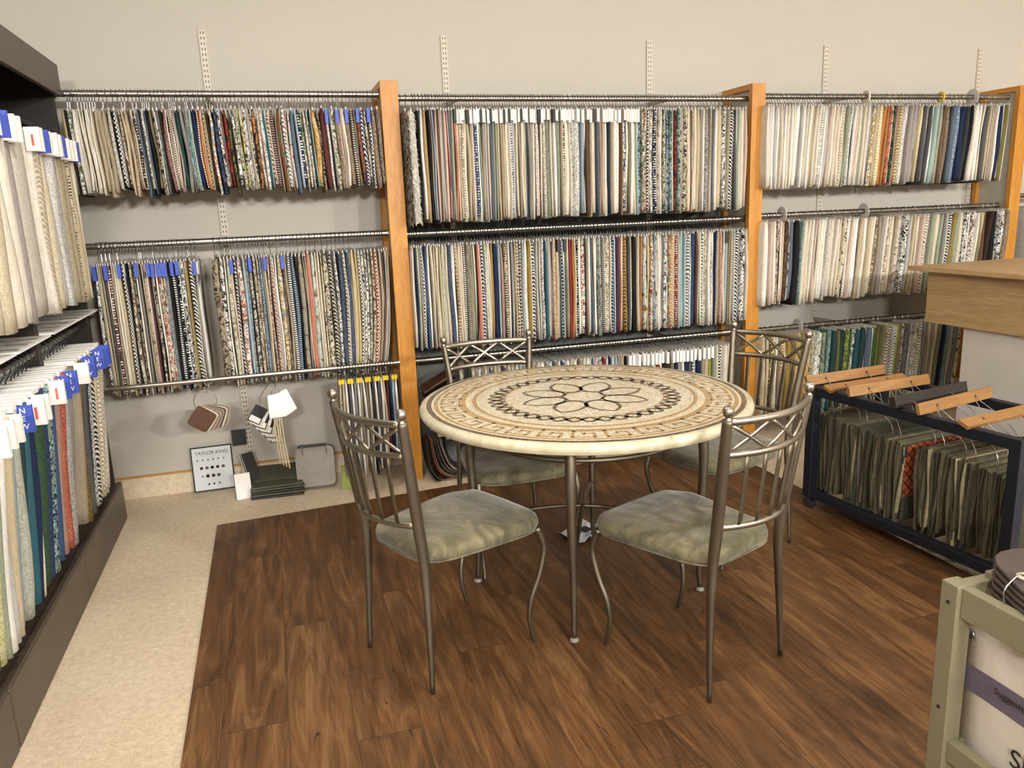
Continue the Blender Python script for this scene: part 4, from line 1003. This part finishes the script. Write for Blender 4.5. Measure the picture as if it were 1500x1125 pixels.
def leaf_stack(name, lab, loc, rz, w, h, cols, mat_r=.5, tilt=0, th=.004, gap=.0055, rnd=.006, kind='leather_leaf', fan=0, rot0=0, rad=.25, pin=None, group=None, dx=0):
    t = thing(name, lab, 'swatch', loc, rz, group)
    for i, c in enumerate(cols):
        N = 24; e = rad
        poly = [(w / 2 * math.copysign(abs(math.cos(2 * PI * k / N)) ** e, math.cos(2 * PI * k / N)), h / 2 * math.copysign(abs(math.sin(2 * PI * k / N)) ** e, math.sin(2 * PI * k / N))) for k in range(N)]
        piv = Vector(pin) if pin else Vector((0, 0, 0))
        Mx = Matrix.Rotation(tilt, 4, 'X') @ Matrix.Translation((i * dx, i * gap, 0)) @ Matrix.Rotation(PI / 2, 4, 'X')
        R2 = Matrix.Translation((piv.x, piv.y, 0)) @ Matrix.Rotation(rot0 + fan * i, 4, 'Z') @ Matrix.Translation((-piv.x, -piv.y, 0))
        MB().prism(poly, 0, th, 0, Mx @ R2).obj(kind, c, t, bevel=th * .25)
    return t
lc = lambda c, r=.5: simple('leather_' + c, c, r, 0, .12, 25, .2, 200)
brn, gy1, gy2, blk, tn, cr1, ol1 = lc('4E2C14'), lc('8D8378'), lc('6F675E'), lc('2A2523'), lc('A08A72'), lc('C9BBA5'), lc('4A4A3A')
# grey leather stack leaning on the wall
t = leaf_stack('leather_swatch_stack', 'stack of taupe leather swatches on metal rings leaning by the wall', (.118, 4.175, .128), R_(-4), .205, .215, [gy1, gy2, blk, tn, blk, gy2, blk, gy1, blk, gy2, blk, blk], tilt=R_(-12), th=.006, gap=.0095)
for x in (-.06, .065):
    MB().tube([(x, -.012 + .028 * math.sin(2 * PI * j / 24) + .02, .098 + .03 * math.cos(2 * PI * j / 24)) for j in range(24)], .0022, 6, closed=True).obj('ring', M['steel'], t, smooth=True)
MB().box(-.085, .06, -.01, .012, .112, .124).obj('handle', M['blackplastic'], t, bevel=.002)
# dark folded swatch books on the carpet
t = thing('dark_swatch_book', 'dark olive woven swatch book lying on carpet below the hanging cards', 'swatch book', (-.085, 4.235, 0), R_(-3))
for i, (c, w) in enumerate(((blk, .27), (ol1, .275), (blk, .27), (ol1, .275), (ol1, .26))):
    MB().box(-w / 2, w / 2, -.12, .10, .002 + .014 * i, .013 + .014 * i, 0, Matrix.Rotation(R_(.6 * i), 4, 'Z')).obj('swatch_leaf', c, t, bevel=.004)
MB().box(-.12, .11, -.03, .10, 0, .012, 0, Matrix.Translation((0, 0, .075)) @ Matrix.Rotation(R_(22), 4, 'X')).obj('flap', ol1, t, bevel=.004)
# leather diamond on a ring
def ringed(lab, name, X, z0, Rg, cols, w, h, Y=3.985, dz=0, fan=.09, rot0=0, rad=.28, gap=.006, dx=0):
    t = leaf_stack(name, lab, (X, Y - .03, z0), R_(8), w, h, cols, dx=dx, th=.0025, gap=gap, fan=fan, rot0=rot0, rad=rad, pin=(0, h / 2 - .012, 0))
    MB().tube([(Rg * math.sin(2 * PI * j / 32), .012, h / 2 - .012 + Rg + Rg * math.cos(2 * PI * j / 32)) for j in range(32)], .0017, 6, closed=True).obj('ring', M['steel'], t, smooth=True)
    return t
ringed('brown leather diamond swatches fanned on a big metal ring hanging from the bare low rail', 'leather_ring_swatch', -.372, .500, .052, [brn, cr1, gy2, tn, lc('7A5A40'), gy1, blk, cr1, gy2, tn], .105, .105, fan=.045, rot0=R_(-38), gap=.0085, dx=.0075)
MB_h = MB()
o = MB().tube(cr([(0, .014, .0), (0, 0, .0142), (0, -.014, 0), (0, -.012, -.03), (0, -.004, -.062)], 5), .0018, 6).obj('wire_hook', M['steel'], loc=(-.365, 4.0, .690), smooth=True)
tag(o, 'wire hook carrying the brown leather ring on the bare low rail', 'hook')
ringed('white paper price tags fanned from the bare low rail', 'white_tag_cluster', -.045, .535, .018, [M['white']] * 6, .082, .118, fan=.075, rot0=R_(0), rad=.10, gap=.008, dx=.005)
o = MB().tube(cr([(0, .014, .0), (0, 0, .0142), (0, -.014, 0), (0, -.012, -.03), (.0, -.010, -.078)], 5), .0018, 6).obj('wire_hook', M['steel'], loc=(-.045, 4.0, .690), smooth=True)
tag(o, 'wire hook carrying the white paper tags on the bare low rail', 'hook')
# rope cords under the tags
t = thing('rope_trim_samples', 'four cream twisted rope trims dangling below the white tags', 'trim sample', (-.045, 4.0, .47))
for i in range(4):
    MB().tube(cr([(i * .011 - .02, 0, 0), (i * .012 - .018, .002, -.12), (i * .014 - .012, 0, -.25 - .01 * i)], 6), .0042, 8).obj('rope', M['rope'], t, smooth=True)
# fanned card deck hanging
t = thing('trim_card_deck', 'cascade of black and white trim cards hanging beside the rope trims', 'sample cards', (-.125, 4.06, .475))
for i in range(9):
    Mx = Matrix.Translation((.010 * i - .02, .007 * i, -.016 * i)) @ Matrix.Rotation(R_(34 - 4 * i), 4, 'Y')
    c_ = MB().box(-.032, .032, 0, .004, -.045, .045, 0, Mx).obj('card', M['inkdark'] if i % 2 == 0 else M['white'], t)
    MB().box(-.027, .027, -.001, .0, -.040, -.012, 0, Mx).obj('card_label', M['white'] if i % 2 == 0 else M['offbeige'], c_)
MB().tube([(.06, -.02, .17), (.0, 0, .09), (-.01, 0, .0)], .0015, 6).obj('wire', M['steel'], t)
# standing tag decks
def deck(name, lab, loc, rz, w, h, n, fcol, tilt, cols):
    t = thing(name, lab, 'sample cards', loc, rz)
    for i in range(n):
        T = Matrix.Translation((0, .007 * i, .000)) @ Matrix.Rotation(tilt, 4, 'X')
        MB().box(-w / 2, w / 2, 0, .004, 0, h - .004 * i, 0, T).obj('card', cols[i % len(cols)], t)
    MB().tube([T @ Vector((0, -.02 + .0, h * .86)), T @ Vector((0, -.03, h * .98)), T @ Vector((0, .0, h * 1.04))], .0012, 6).obj('ball_chain', M['steel'], t)
    return t
deck('cream_card_deck', 'deck of cream cards standing in front of the dark swatch book', (-.258, 4.165, .002), R_(8), .078, .135, 7, None, R_(-12), [M['white'], M['offbeige'], brn])
deck('black_card_deck', 'black topped trim card deck behind the cream card deck', (-.195, 4.225, .085), R_(30), .065, .15, 5, None, R_(-28), [M['inkdark'], M['white'], blk])
deck('clear_card_sleeve', 'small black and clear card hanging on the wall above the cream cards', (-.265, 4.385, .235), 0, .075, .09, 1, None, R_(0), [M['inkdark']])
# green book
t = thing('green_book', 'thin olive green book standing under the striped samples', 'book', (.285, 4.10, 0), R_(-14))
MB().box(-.045, .045, 0, .012, .002, .13, 0, Matrix.Rotation(R_(-10), 4, 'X')).obj('cover', simple('green_cover', '8A9448', .6), t, bevel=.001)
MB().box(-.043, .044, .012, .030, .004, .127, 0, Matrix.Rotation(R_(-10), 4, 'X')).obj('pages', M['white'], t)
# memo samples with yellow hang tabs on the bare rail
memo = ['cr.f.ta', 'be', 'wh', 'dg', 'wh', 'gr', 'wh', 'ta', 'wh', 'ks', 'cr', 'ch', 'wh', 'dg', 'wh', 'be', 'ma', 'nv', 'lb', 'wh']
x = .268
for i, s in enumerate(memo):
    a, p, b, w_ = parse(s + ':5')
    lab = '%s memo swatch between %s and %s hanging from the low rail by the first post' % (desc(dict(c1=a, kind=p, c2=b)), CN[parse(memo[i - 1])[0]] if i else 'nothing', CN[parse(memo[i + 1])[0]] if i + 1 < len(memo) else 'the post')
    if i == 0: lab = 'cream patterned memo swatch starting the low rail row behind the chair back'
    while lab in used or nwords(lab) > 16: lab = lab.replace('hanging from the ', 'on ') if 'hanging from the ' in lab else lab.replace('memo swatch', 'thin memo swatch')
    used[lab] = 1
    t = thing('memo_swatch', lab, 'memo swatch', (x, 4.0, .688), group='narrow memo swatches on the low rail')
    m = MB(); sheet_into(m, .0125, -.062, -.52 - random.uniform(0, .05) + (.06 if i > 15 else 0), random.uniform(-.004, .004), yf=-.07, yb=.09, c1=a, c2=b, kind=p, nz=6)
    kk = FK.index(p); m.m = [0] * len(m.m); m.obj('cloth', FM[kk], t, smooth=True)
    h = MB(); hook_into(h, -.062, R=.0155, r=.0016); h.obj('hook', M['inkdark'], t)
    if i % 6 in (0, 1, 3, 4): MB().box(-.007, .007, -.074, -.05, -.072, -.050).obj('tab', M['yellow'], t)
    x += .0148
# fan of leather strips beside the first post
t = thing('leather_fan', 'fan of brown and charcoal leather strips on the carpet behind the table', 'swatch', (.80, 4.20, 0))
fc = [blk, gy2, brn, blk, lc('B0623A'), tn, blk, gy2, lc('4A3428'), gy1, blk, cr1, gy2, blk]
for i, c in enumerate(fc):
    f = i / (len(fc) - 1)
    P = cr([(-.075 + .10 * f, -.02 - .0 * f, .19 - .05 * f * 0), (-.088 + .11 * f, -.10, .15), (-.09 + .15 * f, -.17 - .02 * f, .07 - .0 * f), (-.06 + .24 * f, -.19, .016 + .030 * f), (-.03 + .34 * f, -.19, .010 + .055 * f)], 4)
    m = MB(); vs = []
    for p in P: vs += [(p.x, p.y, p.z), (p.x + .004, p.y + .012, p.z + .002), (p.x + .006, p.y + .13, p.z + .003), (p.x + .002, p.y + .13, p.z - .004)]
    fs = []
    for k in range(len(P) - 1):
        for j in range(4): fs.append((k * 4 + j, k * 4 + (j + 1) % 4, k * 4 + 4 + (j + 1) % 4, k * 4 + 4 + j))
    fs += [(3, 2, 1, 0), tuple(len(vs) - 4 + j for j in range(4))]
    m.add(vs, fs).obj('leather_strip', c, t, smooth=False)
t = thing('black_leather_swatch', 'glossy black leather hides bundled on the carpet under the low samples', 'swatch', (1.02, 4.22, 0))
N = 24
for i in range(3):
    poly = [(.19 * math.copysign(abs(math.cos(2 * PI * k / N)) ** .4, math.cos(2 * PI * k / N)), .15 * math.copysign(abs(math.sin(2 * PI * k / N)) ** .4, math.sin(2 * PI * k / N)) + .155) for k in range(N)]
    MB().prism(poly, 0, .010, 0, Matrix.Translation((.01 * i, -.03 * i + .05, .0)) @ Matrix.Rotation(R_(74), 4, 'X')).obj('hide', lc('1D1D1F', .3) if i else blk, t, bevel=.003)
t = thing('leather_sample_book', 'brown and grey leather sample books hanging tilted beside the first oak post', 'sample book', (.80, 4.12, .50))
for i, c in enumerate((brn, blk, lc('7F8C95'), gy2, tn)):
    MB().box(-.10, .10, -.05, .10, -.012 * 1, .0, 0, Matrix.Translation((.0 + .008 * i, 0, .045 - .035 * i)) @ Matrix.Rotation(R_(-28), 4, 'Y')).obj('leather_leaf', c, t, bevel=.003)
MB().tube(cr([(-.08, .04, -.04), (-.10, .045, .05), (-.09, .05, .13), (-.09, .05, .165)], 5), .002, 6).obj('ring', M['steel'], t, smooth=True)
MB().box(.085, .155, -.06, -.055, -.04, .035).obj('label_card', M['white'], t)
t = thing('tassel_samples', 'cream tassels on cords hanging beneath the table edge by the post', 'trim sample', (.80, 4.05, .36))
for i, (dx, dz, c) in enumerate(((-.05, 0, M['white']), (-.015, -.04, M['rope']), (.03, -.06, M['offbeige']), (.055, -.02, tn))):
    MB().tube(cr([(dx - .02, 0, .09), (dx - .01, 0, .04), (dx, 0, dz)], 4), .002, 6).obj('cord', M['rope'], t)
    MB().lathe([(.004, 0), (.008, -.008), (.006, -.016), (.013, -.05), (.016, -.07)], 12, (dx, 0, dz)).obj('tassel', c, t, smooth=True)
# crumpled paper on the planks
pm = MB(); pv = []
rp = random.Random(3)
for a in range(6):
    for b in range(5): pv.append((a * .034 - .085, b * .034 - .07, .008 + .028 * rp.random() * (0.6 + (a in (0, 5)) * .8)))
pm.add(pv, [(a * 5 + b, a * 5 + 5 + b, a * 5 + 6 + b, a * 5 + b + 1) for a in range(5) for b in range(4)])
o = pm.obj('crumpled_paper', [simple('paper_white', 'DADCE2', .6)], loc=(1.20, 3.06, .004), rot=(0, 0, .5), smooth=False)
sd = o.modifiers.new('t', 'SOLIDIFY'); sd.thickness = .001
MB().box(-.02, .035, -.05, -.0, .034, .0352).obj('printing', M['inkdark'], o)
tag(o, 'crumpled white paper lying on the planks beneath the table', 'paper')

# ================================================================ lights
def lamp(x, y, z, size, power, col, lab, tgt=None, sy=None):
    t = thing('ceiling_light', lab, 'light', (x, y, 2.78), group='ceiling light fixtures')
    e = NT('lamp_glow'); 
    MB().box(-size / 2 - .02, size / 2 + .02, -size / 2 - .02, size / 2 + .02, -.03, -.001).obj('housing', M['ceil'], t)
    L = bpy.data.lights.new('area', 'AREA'); L.shape = 'SQUARE'; L.size = size; L.energy = power; L.color = col
    lo = bpy.data.objects.new('lamp', L); COL.objects.link(lo); lo.parent = t; lo.location = (0, 0, -.035)
    if tgt: 
        dv = Vector(tgt) - Vector((x, y, 2.745)); lo.rotation_euler = dv.to_track_quat('-Z', 'Y').to_euler()
    return t
WARM = (1, .945, .875)
lamp(0, 2.35, 3.2, .30, 17, WARM, 'square ceiling light over the dark rack side of the room')
lamp(1.1, 1.2, 3.2, .35, 11, WARM, 'square ceiling light above the chairs')
lamp(2.6, 2.0, 3.2, .35, 11, WARM, 'square ceiling light near the second oak post')
lamp(4.5, 1.9, 3.2, .35, 12, WARM, 'square ceiling light above the counter')
lamp(-.3, .3, 3.2, .35, 14, WARM, 'square ceiling light above the camera corner')
COOL = (1, .985, .94)
for i, (x, y, p) in enumerate(((-.8, -3.4, 250), (1.3, -4.0, 280), (3.6, -3.8, 300), (6.2, -3.0, 240))):
    lamp(x, y, 3.2, .5, p, COOL, 'square ceiling light %s' % ['far back over the dark rack aisle', 'far back over the middle aisle', 'far back over the counter aisle', 'far back by the side wall'][i], tgt=(x * .75 + .4, 4.3, 1.0))

w = bpy.data.worlds.new('world'); S.world = w; w.use_nodes = True
w.node_tree.nodes['Background'].inputs[0].default_value = (1, .93, .85, 1); w.node_tree.nodes['Background'].inputs[1].default_value = .05

# ================================================================ camera
cd = bpy.data.cameras.new('camera'); cam = bpy.data.objects.new('camera', cd); COL.objects.link(cam); S.camera = cam
r, u, fw, (ff, hh) = CAM
cam.matrix_world = Matrix(((r[0], u[0], -fw[0], 0), (r[1], u[1], -fw[1], 0), (r[2], u[2], -fw[2], hh), (0, 0, 0, 1)))
cd.sensor_fit = 'HORIZONTAL'; cd.sensor_width = 36; cd.lens = ff / 1500 * 36; cd.clip_start = .02
vs_ = S.view_settings; vs_.view_transform = 'Standard'; vs_.look = 'None'; vs_.gamma = 1; vs_.use_curve_mapping = False; vs_.exposure = 0.28
